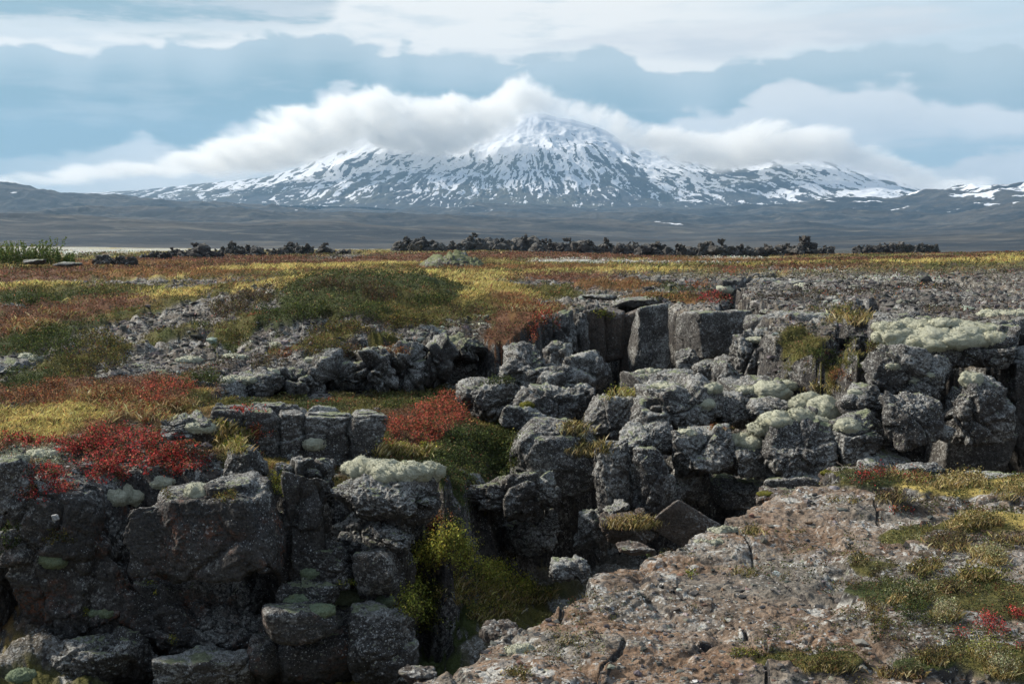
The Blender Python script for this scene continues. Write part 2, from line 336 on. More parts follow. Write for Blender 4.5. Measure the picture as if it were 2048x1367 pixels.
# type: (palette, rockness)   rockness 1 = bare stone, 0 = plant cover
ZT = dict(yg=('yg',0), ol=('ol',0), gr=('gr',0), rb=('rb',0), rd=('rd',0), gv=('gv',1), ms=('ms',.5), rk=('rk',1), bl=('bl',1), ru=('ru',1), br=('br',.6), wh=('wh',.7), or_=('or_',0))
Z = [ # cx, cy, z, rx, ry, type
 (200,545,-.3,330,14,'rb'),(60,560,-.3,150,10,'rb'),(420,548,-.3,260,10,'or_'),(600,540,-.3,160,7,'yg'),(280,504,-.35,130,7,'wh'),(320,497,-.25,230,7,'wh'),(180,496,-.25,200,8,'wh'),(500,494,-.2,300,3,'wh'),(1200,492,-.2,300,3,'wh'),(120,493,-.2,40,2,'rb'),(330,496,-.25,50,2,'yg'),
 (250,570,-.28,260,9,'gv'),(420,580,-.2,120,7,'gv'),(80,600,-.25,150,16,'gr'),(180,585,-.25,120,6,'ol'),(60,575,-.28,120,6,'yg'),
 (700,580,.25,300,24,'yg'),(480,600,.0,150,12,'yg'),(950,585,.15,160,20,'yg'),(300,603,-.25,120,8,'yg'),(1040,612,.05,70,14,'or_'),
 (640,615,-.05,120,34,'gr'),(760,590,.2,110,18,'gr'),(850,600,.1,80,14,'gr'),(560,650,-.2,80,30,'gr'),(470,625,-.15,60,26,'br'),(720,640,-.08,160,30,'gr'),(860,640,-.06,120,22,'ol'),(960,640,-.05,90,22,'ol'),
 (400,610,-.2,50,14,'ol'),(280,665,-.38,100,62,'gv'),(330,720,-.5,110,34,'gv'),(250,740,-.55,120,18,'gv'),(490,655,-.25,45,26,'gv'),(420,690,-.4,40,30,'rk'),
 (60,650,-.35,110,26,'rb'),(150,620,-.3,90,20,'rb'),(100,690,-.45,150,40,'gr'),(190,720,-.5,70,40,'ol'),(20,735,-.55,90,20,'rk'),
 (600,700,-.35,90,24,'ol'),(720,690,-.3,130,16,'br'),(520,740,-.5,110,26,'rk'),(640,740,-.5,100,26,'rk'),(760,720,-.35,110,24,'rk'),(560,690,-.4,70,14,'rk'),(470,720,-.45,50,22,'rk'),(300,655,-.38,85,48,'gv'),(310,715,-.48,80,26,'gv'),(620,675,-.2,50,10,'rk'),
 (900,680,-.2,110,20,'rk'),(820,690,-.2,80,12,'ol'),(940,660,-.1,60,14,'br'),(1040,650,0,60,30,'rb'),(1075,625,.03,50,22,'or_'),
 (120,830,-.72,190,22,'yg'),(60,860,-.74,120,18,'yg'),(230,800,-.7,160,20,'or_'),(60,790,-.7,130,20,'rb'),(300,790,-.7,120,22,'rb'),(30,770,-.65,80,16,'gr'),
 (480,800,-.7,80,16,'ol'),(600,810,-.9,120,12,'gr'),(780,815,-1.1,120,20,'ol'),(850,850,-1.05,110,40,'rb'),(960,900,-1.2,90,60,'gr'),(900,930,-1.1,70,40,'gr'),
 (250,930,-.8,200,50,'br'),(60,920,-.85,60,20,'ms'),(330,960,-.9,160,30,'rk'),
 (920,1060,-1.9,80,50,'gr'),(960,1180,-2.5,120,70,'ol'),(880,1150,-2.2,90,80,'gr'),
 (1640,715,0,60,20,'ol'),(1680,735,0,60,16,'gr'),(1660,760,-.1,60,20,'rb'),(1740,745,0,40,14,'rb'),(1720,630,.3,70,16,'ol'),
 (1000,540,-.1,240,6,'or_'),(1150,522,-.15,90,7,'wh'),(1350,525,-.1,160,6,'wh'),(1450,515,-.2,80,4,'wh'),(1500,520,-.1,230,5,'or_'),(1750,525,-.1,220,7,'rb'),(1900,535,.0,160,6,'yg'),(1300,505,-.3,300,6,'rb'),(1850,505,-.3,240,6,'rb'),(1950,515,-.2,110,5,'gv'),
 (1100,575,.05,120,10,'gv'),(1200,560,.08,180,12,'gv'),(1300,575,.1,90,8,'br'),(1390,585,.15,60,14,'gr'),(1330,600,.15,90,8,'or_'),(1420,600,.18,40,12,'rb'),(1150,605,.08,100,10,'gv'),(1100,590,.05,60,6,'ol'),(1000,560,.0,140,7,'yg'),(1080,640,.0,40,20,'rb'),
 (1800,630,.33,110,18,'rk'),(1600,580,.25,220,36,'rk'),(1900,590,.33,220,40,'rk'),
 # near ledge
 (560,520,-.3,420,9,'rb'),(1050,512,-.25,320,7,'rb'),(760,528,-.25,90,5,'yg'),(680,515,-.3,60,4,'br'),(260,530,-.3,120,6,'or_'),(1230,575,.1,90,6,'or_'),(1120,560,.05,120,6,'rb'),(1250,545,.0,120,4,'yg'),(1560,600,.25,60,6,'br'),(1680,590,.28,90,7,'br'),(1850,580,.3,70,6,'br'),(1900,625,.35,60,6,'br'),(1550,540,.1,160,4,'rb'),(1800,560,.25,90,4,'wh'),(1620,545,.15,80,3,'wh'),(480,670,-.3,40,14,'ol'),(600,650,-.2,60,16,'gr'),(660,690,-.3,50,10,'ol'),(430,745,-.6,40,14,'br'),(560,760,-.6,50,10,'ol'),
 (1880,1060,.03,100,24,'ol'),(1990,1050,.04,80,20,'yg'),(1900,1120,.03,90,22,'br'),(1760,1150,.02,50,16,'ol'),(1960,1330,.02,90,34,'ol'),(1700,1250,.02,40,16,'br'),(1850,1350,.02,80,16,'gr'),
 (1300,1130,0,130,30,'ru'),(1230,1240,0,160,45,'ru'),(1560,1075,0,140,24,'ru'),(1350,1330,0,200,40,'ru'),(1050,1340,0,120,30,'ru'),(1600,1300,0,110,28,'ru'),(1320,1210,0,140,40,'gv'),(1500,1190,0,200,40,'gv'),(1150,1290,0,130,24,'gv'),(1750,1040,.03,180,22,'gv'),(1450,1280,0,120,24,'gv'),
 (1850,965,.06,260,18,'ol'),(1950,985,.06,180,14,'yg'),(1740,965,.07,60,14,'gr'),(1820,1010,.03,90,10,'br'),(1950,1100,.03,110,30,'br'),(1870,1170,.03,110,34,'br'),(1980,1200,.03,120,40,'ol'),(1780,1200,.03,80,26,'gr'),(1900,1280,.03,160,50,'br'),(2000,1340,.03,120,40,'ol'),(1650,1330,.03,80,20,'ol'),(1800,1080,.03,50,14,'ol'),(1560,1330,.0,60,16,'ol')]

def zone_fields(x, y, h):
    """base colour, rockness for world points"""
    n = len(x); P = np.stack([x, y, np.zeros(n)], 1)
    r = np.hypot(x, y)
    near = 1 / (1 + np.exp(-(x * .0 + (9.8 - y - .0 * x)) * 2))           # the ledge the camera stands on
    w1 = fbm(P, .9, 4, .55); w2 = fbm(P, .9, 4, .55, off=40.)
    f1 = fbm(P, .35, 5, .6, off=3.); f2 = fbm(P, 1.6, 4, .6, off=9.); f3 = fbm(P, .12, 4, .6, off=21.)
    c = np.empty((n, 3)); c[:] = PAL['ol']
    def over(m, k):
        nonlocal c
        c = c * (1 - m[:, None]) + np.array(PAL[k]) * m[:, None]
    over(sstep(-.1, .5, f1), 'yg'); over(sstep(.15, .5, f3 + .3 * f2) * .8, 'rb'); over(sstep(.1, .55, f2 - .2 * f1) * .8, 'gr')
    rk = sstep(.2, .5, fbm(P, .5, 4, .6, off=33.)) * .8
    over(rk, 'gv')
    # right hand plateau and ledge are mostly bare
    right = sstep(.0, .08, x / (r + .1) - .02 + .04 * f1) * sstep(70, 40, y) * sstep(8, 10, y)
    barren = np.maximum(right * .92, sstep(9.5, 8.0, y))
    over(barren, 'gv'); rk = np.maximum(rk, barren)
    for cx, cy, z, rx, ry, t in Z:
        q = on(cx, cy, z); d = q[1]
        a = rx * d / FPX; b = ry * d * d / ((CAMZ - z) * FPX)
        ang = 0
        m0 = (np.abs(x - q[0]) < a * 1.9) & (np.abs(y - q[1]) < b * 1.9)
        if not m0.any(): continue
        s = min(a, b)
        e = np.sqrt(((x[m0] - q[0]) / a) ** 2 + ((y[m0] - q[1]) / b) ** 2)
        e = e + .28 * w1[m0] + .28 * f2[m0] * (1 if s < 3 else .7)
        m = sstep(1.12, .88, e)
        k, rv = ZT[t]
        c[m0] = c[m0] * (1 - m[:, None]) + np.array(PAL[k]) * m[:, None]
        rk[m0] = rk[m0] * (1 - m) + rv * m
    nl = sstep(10.3, 9.3, y) * sstep(.5, .9, rk)
    over(nl * sstep(-.35, .35, w2) * .65, 'ru')
    far = sstep(750, 900, r); c = c * (1 - far[:, None]) + np.array((.050, .046, .036)) * far[:, None]
    var = 1 + .28 * fbm(P, 2.7, 3, .6, off=5.) + .18 * f2
    c = c * (1 - .32 * rk * sstep(9.5, 10.5, y) * sstep(150, 80, y))[:, None]
    c = c * np.clip(var, .45, 1.7)[:, None]
    return np.clip(c, .01, .8), np.clip(rk, 0, 1)

def terrain(x, y, detail=True):
    n = len(x); P = np.stack([x, y, np.zeros(n)], 1); r = np.hypot(x, y)
    h = UP(x, y)
    c, rk = zone_fields(x, y, h)
    nm = r < 90
    idx = np.where(nm)[0]
    xi, yi, Pi = x[idx], y[idx], P[idx]
    wx = .22 * noise(Pi, 1.1, 5.) + .10 * noise(Pi, 3.1, 8.) + .05 * noise(Pi, 8., 2.); wy = .22 * noise(Pi, 1.1, 55.) + .10 * noise(Pi, 3.1, 58.) + .05 * noise(Pi, 8., 52.)
    k = np.clip(.35 + .065 * yi, .3, 1.)                  # the near rim is straighter
    xw, yw = xi + wx * k, yi + wy * k
    hi = h[idx].copy(); ri = r[idx]
    veg = 1 - rk[idx]
    if detail:
        hi += veg * (.10 * fbm(Pi, .9, 4, .58, off=70.) + .16 * np.clip(fbm(Pi, .55, 3, .5, off=81.), -.4, 1) * sstep(16, 24, ri) + .03) * np.clip(ri / 12, .35, 1.6)
        F1, F2, _ = worley(Pi + np.stack([wx, wy, 0 * wx], 1), .9, 3.)
        hi += rk[idx] * (.075 * fbm(Pi, 1.4, 5, .62, off=90.) * np.clip((ri - 4) / 9, .2, 2.2) - .07 * sstep(.12, .0, F2 - F1) * np.clip(ri / 10, .3, 1.5))
        pm = ri < 14
        hi[pm] += (.009 * fbm(Pi[pm], 9, 4, .6, off=12.)) * (.4 + .6 * rk[idx][pm])
        tr = fbm(Pi[pm] + .2 * np.stack([wx[pm], wy[pm], 0 * wx[pm]], 1), 1.3, 4, .55, off=44.) * 3.2; tf = tr - np.floor(tr)
        hi[pm] += rk[idx][pm] * (.012 * (np.floor(tr) + sstep(0, .16, tf)) ) * sstep(10.5, 9.5, ri[pm])
        sl1, sl2, sid, sv = worley(Pi[pm] + .3 * np.stack([wx[pm], wy[pm], 0 * wx[pm]], 1), 1.5, 14., True)
        hi[pm] += rk[idx][pm] * (-.025 * sstep(.035, .0, sl2 - sl1) + .022 * np.einsum('ij,ij->i', sv, _g3[sid])) * sstep(10.5, 9.5, ri[pm])
        G1, G2, gid = worley(Pi[pm] * (1, 1, 1), 14., 7.)
        hi[pm] += rk[idx][pm] * .012 * sstep(.5, .15, G1) * (gid % 3 == 0)
    cr = np.zeros(len(idx))
    for pl, w, dp in CR:
        d = seg_dist(xw, yw, pl, False)
        hi -= dp * sstep(w * .62, w * .38, d + .22 * w * noise(Pi, 2.3, 31.)); cr = np.maximum(cr, sstep(w * .8, w * .45, d))
    ml = sstep(-.10, .10, seg_dist(xw, yw, low_poly))
    lo = LOW(xi, yi) + .10 * fbm(Pi, 1.3, 4, .6, off=15.)
    hi = hi * (1 - ml) + np.minimum(lo, hi + .02) * ml
    mb = sstep(-.1, .12, seg_dist(xi + .6 * wx, yi + .3 * wy, back_poly))
    hi = hi * (1 - mb) + np.minimum(hi, -2.3 + .2 * fbm(Pi, 1., 3)) * mb
    sd = seg_dist(xw, yw, rift_poly)
    mr = sstep(-.04, .16, sd)
    fl = FLO(xi, yi) + .22 * fbm(Pi, 1.2, 5, .6, off=25.)
    hi = hi * (1 - mr) + np.minimum(fl, hi) * mr
    h[idx] = hi
    far = sstep(60, 120, r)
    h += far * (.22 * fbm(P, .035, 3) + .12 * fbm(P, .2, 3)) * sstep(1500, 600, r)
    deep = np.zeros(n); deep[idx] = np.maximum(mr, mb)
    return h, c, rk, deep

# polar sheet round the camera: rows bunch up with distance as the eye's do
th = np.radians(np.concatenate([np.linspace(-180, -38, 60)[:-1], np.linspace(-38, -29, 60)[:-1], np.linspace(-29, 29, 1500), np.linspace(29, 38, 60)[1:], np.linspace(38, 180, 60)[1:-1]]))
rows = 1.0 / np.linspace(1 / 3.1, 1 / 130., 900)
# extra rows where ground rises towards the eye (rim, shelf, slope)
rows = np.concatenate([[.15, .6, 1.1, 1.6, 2.1, 2.6], rows, 130 * (30000 / 130.) ** (np.linspace(0, 1, 90)[1:])])
RR, TH = np.meshgrid(rows, th, indexing='ij')
gx = (RR * np.sin(TH)).ravel(); gy = (RR * np.cos(TH)).ravel()
gh, gc, grk, gdeep = terrain(gx, gy)
print('terrain', len(gx), time.time() - T0)
gV = np.stack([gx, gy, gh], 1)

m, N = new_mat('ground')
geo = N.new('ShaderNodeNewGeometry'); P = geo.outputs['Position']
base = N.attr('Col', 'Color'); rk = N.attr('rk'); deep = N.attr('deep')
n1 = N.noise(P, 14, 5, .7); n2 = N.noise(P, 60, 4, .75); n3 = N.noise(P, 4, 5, .65)
st = N.mix(N.ramp(n1, .36, .64), N.mix(.5, base, (.014, .013, .012)), N.mix(.15, base, (.34, .30, .25)))
st = N.mix(N.ramp(n3, .5, .72, 0, .45), st, N.mix(.5, (.20, .10, .055), st))
peb = N.new('ShaderNodeTexVoronoi'); N.put(peb.inputs['Vector'], P); peb.inputs['Scale'].default_value = 38
sp = N.new('ShaderNodeSeparateColor'); N.l.new(peb.outputs['Color'], sp.inputs[0])
st = N.mix(N.math('MULTIPLY', N.ramp(sp.outputs[0], .55, .9), N.ramp(peb.outputs['Distance'], .5, .3, 0, .6)), st, N.mix(.5, st, (.38, .34, .30)))
wl = N.ramp(N.math('ADD', N.noise(P, 3.6, 5, .64), N.math('MULTIPLY', N.math('SUBTRACT', n1, .5), .3)), .60, .64, 0, .8)
st = N.mix(wl, st, N.mix(N.ramp(n2, .35, .6), (.25, .25, .23), (.50, .50, .47)))
st = lichen(N, P, st, N.math('ADD', .22, N.ramp(N.noise(P, 1.1, 5, .65), .4, .65, 0, .36)))
vg = N.mix(N.ramp(n2, .3, .66), N.mix(.6, base, (.012, .014, .006)), base)
vg = N.mix(N.ramp(n1, .5, .72, 0, .5), vg, N.mix(.5, base, (.03, .035, .014)))
rm = N.ramp(N.math('ADD', rk, N.math('MULTIPLY', N.math('SUBTRACT', n1, .5), 1.0)), .42, .58)
c = N.mix(rm, vg, st)
rockc = N.mix(N.ramp(n1, .35, .65), (.016, .016, .018), (.075, .068, .062))
rockc = lichen(N, P, rockc, .34)
sx = N.new('ShaderNodeSeparateXYZ'); N.l.new(geo.outputs['Normal'], sx.inputs[0])
steep = N.ramp(N.math('ADD', sx.outputs[2], N.math('MULTIPLY', N.math('SUBTRACT', n3, .5), .5)), .72, .5)
c = N.mix(steep, c, rockc)
h = N.math('ADD', n1, N.math('MULTIPLY', n2, .5)); h = N.math('SUBTRACT', h, N.math('MULTIPLY', peb.outputs['Distance'], .5))
GROUND = finish(m, N, c, .95, h, .85, .028)
ground = tag(mesh_obj('ground', gV, grid_faces(len(rows), len(th), True)[:, ::-1], GROUND, {'Col': gc, 'rk': grk, 'deep': gdeep}), kind='structure')

def ground_h(x, y):
    """height of the built sheet (bilinear)"""
    x = np.asarray(x, float); y = np.asarray(y, float)
    r = np.hypot(x, y); t = np.arctan2(x, y)
    i = np.clip(np.searchsorted(rows, r) - 1, 0, len(rows) - 2); j = np.clip(np.searchsorted(th, t) - 1, 0, len(th) - 2)
    a = np.clip((r - rows[i]) / (rows[i + 1] - rows[i]), 0, 1); b = np.clip((t - th[j]) / (th[j + 1] - th[j]), 0, 1)
    H = gh.reshape(len(rows), len(th))
    return (H[i, j] * (1 - a) + H[i + 1, j] * a) * (1 - b) + (H[i, j + 1] * (1 - a) + H[i + 1, j + 1] * a) * b

def ground_c(x, y):
    r = np.hypot(x, y); t = np.arctan2(x, y)
    i = np.clip(np.searchsorted(rows, r) - 1, 0, len(rows) - 2); j = np.clip(np.searchsorted(th, t) - 1, 0, len(th) - 2)
    k = i * len(th) + j
    return gc[k], grk[k], gdeep[k]

# depth of what stands so far, seen from the viewpoint: used only to find the spot a plant grows on
DW, DH = 1024, 684
DEPTH = np.full(DW * DH, 1e9)
ROCKTOP = {}
def splat(V):
    ok = V[:, 1] > 1.0; V = V[ok]
    px, py = project(V[:, 0], V[:, 1], V[:, 2])
    i = (px / 2).astype(int); j = (py / 2).astype(int)
    ok = (i >= 0) & (i < DW) & (j >= 0) & (j < DH)
    np.minimum.at(DEPTH, j[ok] * DW + i[ok], V[ok, 1])
def hit(px, py, win=3):
    D = DEPTH.reshape(DH, DW); i = int(px / 2); j = int(py / 2)
    w = D[max(0, j - win):j + win + 1, max(0, i - win):i + win + 1]; w = w[w < 1e8]
    d = np.percentile(w, 25) if len(w) else on(px, py, -.5)[1]
    return at(px, py, d)
splat(gV[(np.hypot(gx, gy) < 200) & (np.abs(np.arctan2(gx, gy)) < .5)])
# ================================================================== ROCKS
_ico = {}
def icosphere(n):
    if n not in _ico:
        import bmesh
        bm = bmesh.new(); bmesh.ops.create_icosphere(bm, subdivisions=n, radius=1)
        V = np.array([v.co[:] for v in bm.verts]); F = np.array([[v.index for v in f.verts] for f in bm.faces]); bm.free()
        _ico[n] = (V / np.linalg.norm(V, axis=1)[:, None], F)
    return _ico[n]

def rotm(ax, a):
    c, s = math.cos(a), math.sin(a)
    return np.array({'x': [[1,0,0],[0,c,-s],[0,s,c]], 'y': [[c,0,s],[0,1,0],[-s,0,c]], 'z': [[c,-s,0],[s,c,0],[0,0,1]]}[ax])

def rock_shape(center, size, seed, sub=5, p=14, planes=9, box=1.0, roll=0, yaw=0, pitch=0, rough=1.0, col=0, crack=.6, layer=0):
    """convex faceted block (soft minimum of half-spaces) broken up by cells, joints and fractal noise"""
    rs = np.random.RandomState(seed)
    U, F = icosphere(sub)
    nn = [np.array(v, float) for v in ((1,0,0),(-1,0,0),(0,1,0),(0,-1,0),(0,0,1),(0,0,-1))]
    dd = [1.0 / max(box, .01)] * 6
    nn = [v + rs.normal(0, .10, 3) for v in nn]
    for _ in range(planes):
        v = rs.normal(size=3); v /= np.linalg.norm(v); v[2] *= .8; nn.append(v); dd.append(rs.uniform(.80, 1.14))
    nn = np.array([v / np.linalg.norm(v) for v in nn]); dd = np.array(dd)
    q = np.clip(U @ nn.T, 0, None) / dd
    r = (q ** p).sum(1) ** (-1 / p)
    S = np.asarray(size, float) / 2
    V = U * r[:, None]
    V = V / np.abs(V).max(0) * S
    Nn = V / (S ** 2); Nn /= np.linalg.norm(Nn, axis=1)[:, None] + 1e-9
    R = rotm('z', yaw) @ rotm('y', roll) @ rotm('x', pitch)
    V = V @ R.T; Nn = Nn @ R.T
    s = float(np.min(S)) * 2
    Q = V + np.array([seed * 3.1, seed * 1.7, seed * .9])
    A = rough * min(s, 1.2)
    disp = A * (.08 * fbm(Q, 1.1 / s, 5, .55) )
    F1, F2, cid, vc = worley(Q + .10 * s * np.stack([noise(Q, 2 / s), noise(Q, 2 / s, 9), noise(Q, 2 / s, 19)], 1), 1.25 / s, 0., True)
    disp += A * crack * (.07 * sstep(.0, .09, F2 - F1) - .09 + .10 * ((cid % 7) / 7. - .5) + .30 * np.einsum('ij,ij->i', vc, _g3[cid] * (1, 1, .5)))
    G1, G2, gid, gc_ = worley(Q + .03 * s * np.stack([noise(Q, 6 / s), noise(Q, 6 / s, 9), noise(Q, 6 / s, 19)], 1), 3.6 / s, 4., True)
    disp += A * crack * (.02 * sstep(.0, .12, G2 - G1) + .03 * ((gid % 5) / 5. - .5) + .09 * np.einsum('ij,ij->i', gc_, _g3[gid]))
    H1, H2, hid, hc_ = worley(Q, 11. / s, 7., True)
    disp += A * crack * .028 * np.einsum('ij,ij->i', hc_, _g3[hid])
    disp += A * .02 * ridged(Q, 7 / s, 3, .6)
    if col:                                              # upright cooling joints
        K1, K2, kid = worley(Q * (1, 1, .12) + .05 * np.stack([noise(Q, 3), noise(Q, 3, 9), noise(Q, 3, 5)], 1), col, 2.)
        disp += -.10 * sstep(.16, .0, K2 - K1) + .09 * ((kid % 9) / 9. - .5)
    if layer:
        t = Q[:, 2] * layer + .3 * noise(Q, 1.5)
        disp += .03 * np.sin(t * 6.28) * noise(Q, 3, 7)
    disp += .010 * fbm(Q, 16, 3, .6)
    V = V + Nn * disp[:, None]
    return V + np.asarray(center), F

ROCKTOPS = []
def rock(cx, cy, w, h, d, label, mat=None, dep=.8, name='boulder', cat='boulder', group=None, roll=0, yaw=None, p=14, planes=9, box=1.0, rough=1.0, col=0, crack=.6, layer=0, sub=None, seed=[100], pitch=0, sink=0):
    seed[0] += 1; sd = seed[0]
    W = w * d / FPX; Hh = (h + sink) * d / FPX; Dp = dep * W
    c = at(cx, cy + sink / 2, d + 0 * Dp)
    c[1] += Dp * .45
    k = c[1] / d; c[0] = at(cx, cy, c[1])[0]
    dist = np.array([0, 0, 0])
    # keep the apparent size for the middle of the depth
    if sub is None: sub = 6 if max(w, h) > 120 else 5 if max(w, h) > 45 else 4
    if yaw is None: yaw = np.random.RandomState(sd).uniform(-.35, .35)
    V, F = rock_shape((0, 0, 0), (W, Dp, Hh), sd, sub, p, planes, box, math.radians(roll), yaw, math.radians(pitch), rough, col, crack, layer)
    # fit the outline to the size it has in the picture
    sx = W / (V[:, 0].max() - V[:, 0].min()); sz = Hh / (V[:, 2].max() - V[:, 2].min())
    V = V * (sx, 1, sz) + c
    o = mesh_obj(name, V - c, F, mat or ROCK)
    o.location = c
    tag(o, label, cat, group); splat(V)
    return o

def B(cx, cy, w, h, d, label, mat=None, **k):
    if 11 < d < 13.5 and cx < 840 : d -= .45; w *= 1.10; h *= (1.12 if cy > 1150 else 1.04)            # the left cliff stands clear of the soil behind it
    if 18.5 < d < 22.5 and cx < 930 and 'step' in label + '' or 'overhang' in label: d -= .5; h *= 1.15
    if 13 < d < 22 and 930 < cx < 1770: w *= 1.27; h *= 1.22; d -= .2; k['crack'] = k.get('crack', .8) * .85; k['p'] = max(k.get('p', 14), 18); k['planes'] = k.get('planes', 9) + 5
    return rock(cx, cy, w, h, d, label, mat, **k)
# --- cliff on the left of the fissure --------------------------------------
FM = ROCK_F
B(155,1165,250,380,12.2,'tall dark cliff block at the left, beneath the large crimson shrub patch',FM,dep=.75,name='cliff_block',cat='rock face',p=18,box=1.12,planes=6,rough=.8,crack=.75,sub=7,yaw=.12,col=1.0)
B(418,1084,300,226,11.75,'broad cliff face flecked with orange lichen under the red shrubs',FM,dep=.6,name='cliff_block',cat='rock face',p=22,box=1.14,planes=6,rough=.6,crack=.55,sub=7,yaw=-.1,roll=-2,col=.55)
B(606,1085,120,270,12.3,'narrow dark cliff pillar beside the orange flecked cliff face',ROCK,name='cliff_block',cat='rock face',p=18,box=1.1,rough=.8,crack=.7,col=1.5,sub=6)
B(786,1008,214,124,12.1,'jutting cliff block with a long pale moss pad along its top',ROCK,dep=.7,name='cliff_block',cat='rock face',p=16,box=1.1,planes=8,rough=.8,crack=.7,col=1.1,sub=7)
B(735,1180,190,300,12.5,'tall undercut dark rock beneath the jutting moss topped block',ROCK,name='cliff_block',cat='rock face',p=14,rough=.9,crack=.8,col=1.2,sub=7,roll=-8)
B(780,1082,90,48,12.0,'rounded fractured ledge rock sticking out over the yellow bushes',ROCK,p=12,rough=1.1,crack=1.1,roll=10)
B(752,1150,90,100,12.0,'smooth grey rock bulge at the right end of the left cliff',ROCK,p=12,rough=.7,crack=.4)
B(655,1140,110,100,12.2,'dark rock with a green moss cap in the middle of the left cliff',ROCK,p=12,rough=.9)
B(575,880,390,140,13.9,'long flat topped slab with fluted front above the left cliff',ROCK_L,dep=.38,name='rock_slab',cat='rock slab',p=30,box=1.18,planes=3,rough=.45,col=2.4,crack=.45,sub=7,yaw=.03)
B(490,935,84,80,12.7,'small square block with a mossy top below the fluted slab',ROCK,p=20,box=1.1,rough=.8)
B(610,955,120,70,13.1,'dark jointed rock under the middle of the fluted slab',ROCK,p=16,col=3,rough=.9,sink=30)
B(385,862,110,60,13.4,'pale lichened rock hump at the left end of the fluted slab',ROCK_L,p=10,rough=1.2,crack=1.1)
B(22,975,80,110,12.2,'grey lichened block cut by the left edge of the picture',ROCK_L,p=18,box=1.1)
B(-50,1180,190,380,12.3,'dark mossy cliff rock at the lower left corner',FM,p=12,name='cliff_block',cat='rock face',sub=6,col=1.)
B(395,1290,330,230,12.1,'recessed lower wall directly beneath the orange flecked cliff face',FM,p=14,rough=.9,crack=.9,name='cliff_block',cat='rock face',sub=7,col=.9)
B(215,1345,190,120,11.7,'broken rock at the bottom edge left of the recessed wall',ROCK,p=11,rough=1.1)
B(420,1362,190,90,11.5,'pale speckled rock at the bottom edge under the left cliff',ROCK_L,p=12,rough=.9)
B(600,1262,150,80,11.4,'smooth arched boulder roofing a dark crack low in the left cliff',ROCK_F,p=10,rough=.5,crack=.2,roll=6)
B(605,1345,250,150,11.7,'broad smooth rock at the bottom edge left of the fissure',ROCK_F,p=14,rough=.6,crack=.4,sub=6,col=.8)
B(765,1320,140,160,11.6,'dark rock at the foot of the cliff beside the near ledge tip',ROCK,p=12,rough=.8,sub=6)
B(620,1200,120,60,11.9,'dark moss streaked rock between cliff face and green moss boulder',ROCK,p=12,rough=1.1)
# --- low cliff along the middle left ----------------------------------------
for a in ((440,782,110,44,19.0,'low mossy crag at the left end of the middle rock step'),(520,768,110,52,19.3,'low crag with heather top, second from the left in the middle rock step'),
          (596,762,110,66,19.8,'craggy grey rock, third from the left in the middle rock step'),(672,755,100,76,20.3,'craggy rock with dark hollows, fourth from the left in the middle rock step'),
          (742,742,100,90,20.8,'craggy rock, fifth from the left in the middle rock step'),(812,735,100,92,21.2,'tall craggy rock left of the dark overhang'),
          (872,728,86,96,21.6,'cracked rock beside the dark overhang under the heather')):
    B(*a,ROCK,p=12,rough=1.15,sink=10,crack=1.2,dep=1.1,name='crag',cat='rock',planes=12)
for a in ((385,658,52,24,26.5,'small mossy rock at the top edge of the bare gravel patch'),(25,745,120,50,19.8,'grey lichened rock among bushes at the left edge'),(120,742,60,26,20.3,'small grey rock below the dark green bush'),
          (300,742,120,26,20.2,'flat grey rock at the bottom of the gravel patch'),(420,735,90,30,20.8,'flat lichened rock right of the gravel patch'),(500,690,60,22,23.5,'small half buried rock right of the gravel patch'),
          (560,722,90,30,21.5,'pale lichened rock above the middle rock step'),(850,668,90,26,23.2,'grey rock bank above the dark overhang'),(690,712,110,26,21.3,'flat grey rock in heather above the middle rock step'),(25,612,60,14,32,'small grey rock among red brown heath at the left edge'),(160,578,60,10,55,'flat dark rock edge in the far heath at the left')):
    B(*a,ROCK_L,p=9,rough=1.5,crack=1.2,dep=1.2,name='rock',cat='rock',planes=12,sink=14)
MCR = rock_material('mossy crag', (.030, .030, .030), (.070, .064, .056), lich=.5, moss=.62, mosscol=(.25, .26, .17))
for a in ((435,668,60,26,27.0,'moss streaked crag at the upper right of the gravel patch'),(505,662,70,22,26.5,'low moss streaked crag under the left heather bank'),(465,735,80,34,21.0,'moss streaked crag at the lower right of the gravel patch'),
          (590,690,70,28,23.0,'moss streaked hump in the middle of the slope above the rock step'),(660,735,110,40,20.7,'wide mossy hump on top of the middle rock step'),(745,682,80,26,23.0,'mossy hump left of the overhang rim'),
          (800,668,80,22,24.3,'low mossy hump on the right flank of the grassy mound'),(905,655,80,26,24.8,'mossy hump on the slope right above the overhang'),(960,640,60,20,25.8,'small mossy hump near the right end of the slope'),
          (835,702,90,30,21.9,'mossy rock lip directly over the tall craggy rock'),(925,690,90,34,22.4,'mossy rock lip roofing the dark overhang'),(530,700,60,22,22.6,'small mossy hump left of the middle hump on the slope'),
          (60,735,90,34,20.3,'lichened rock hump among dark bushes at the left edge'),(160,770,70,24,18.8,'grey rock hump behind the rust coloured bush'),(340,755,90,26,19.6,'grey rock hump behind the red bush at the left'),(210,760,60,20,19.4,'small grey rock below the large olive bush')):
    B(*a,MCR,p=8,rough=1.5,crack=1.1,dep=1.3,name='crag',cat='rock',planes=12,sink=18)
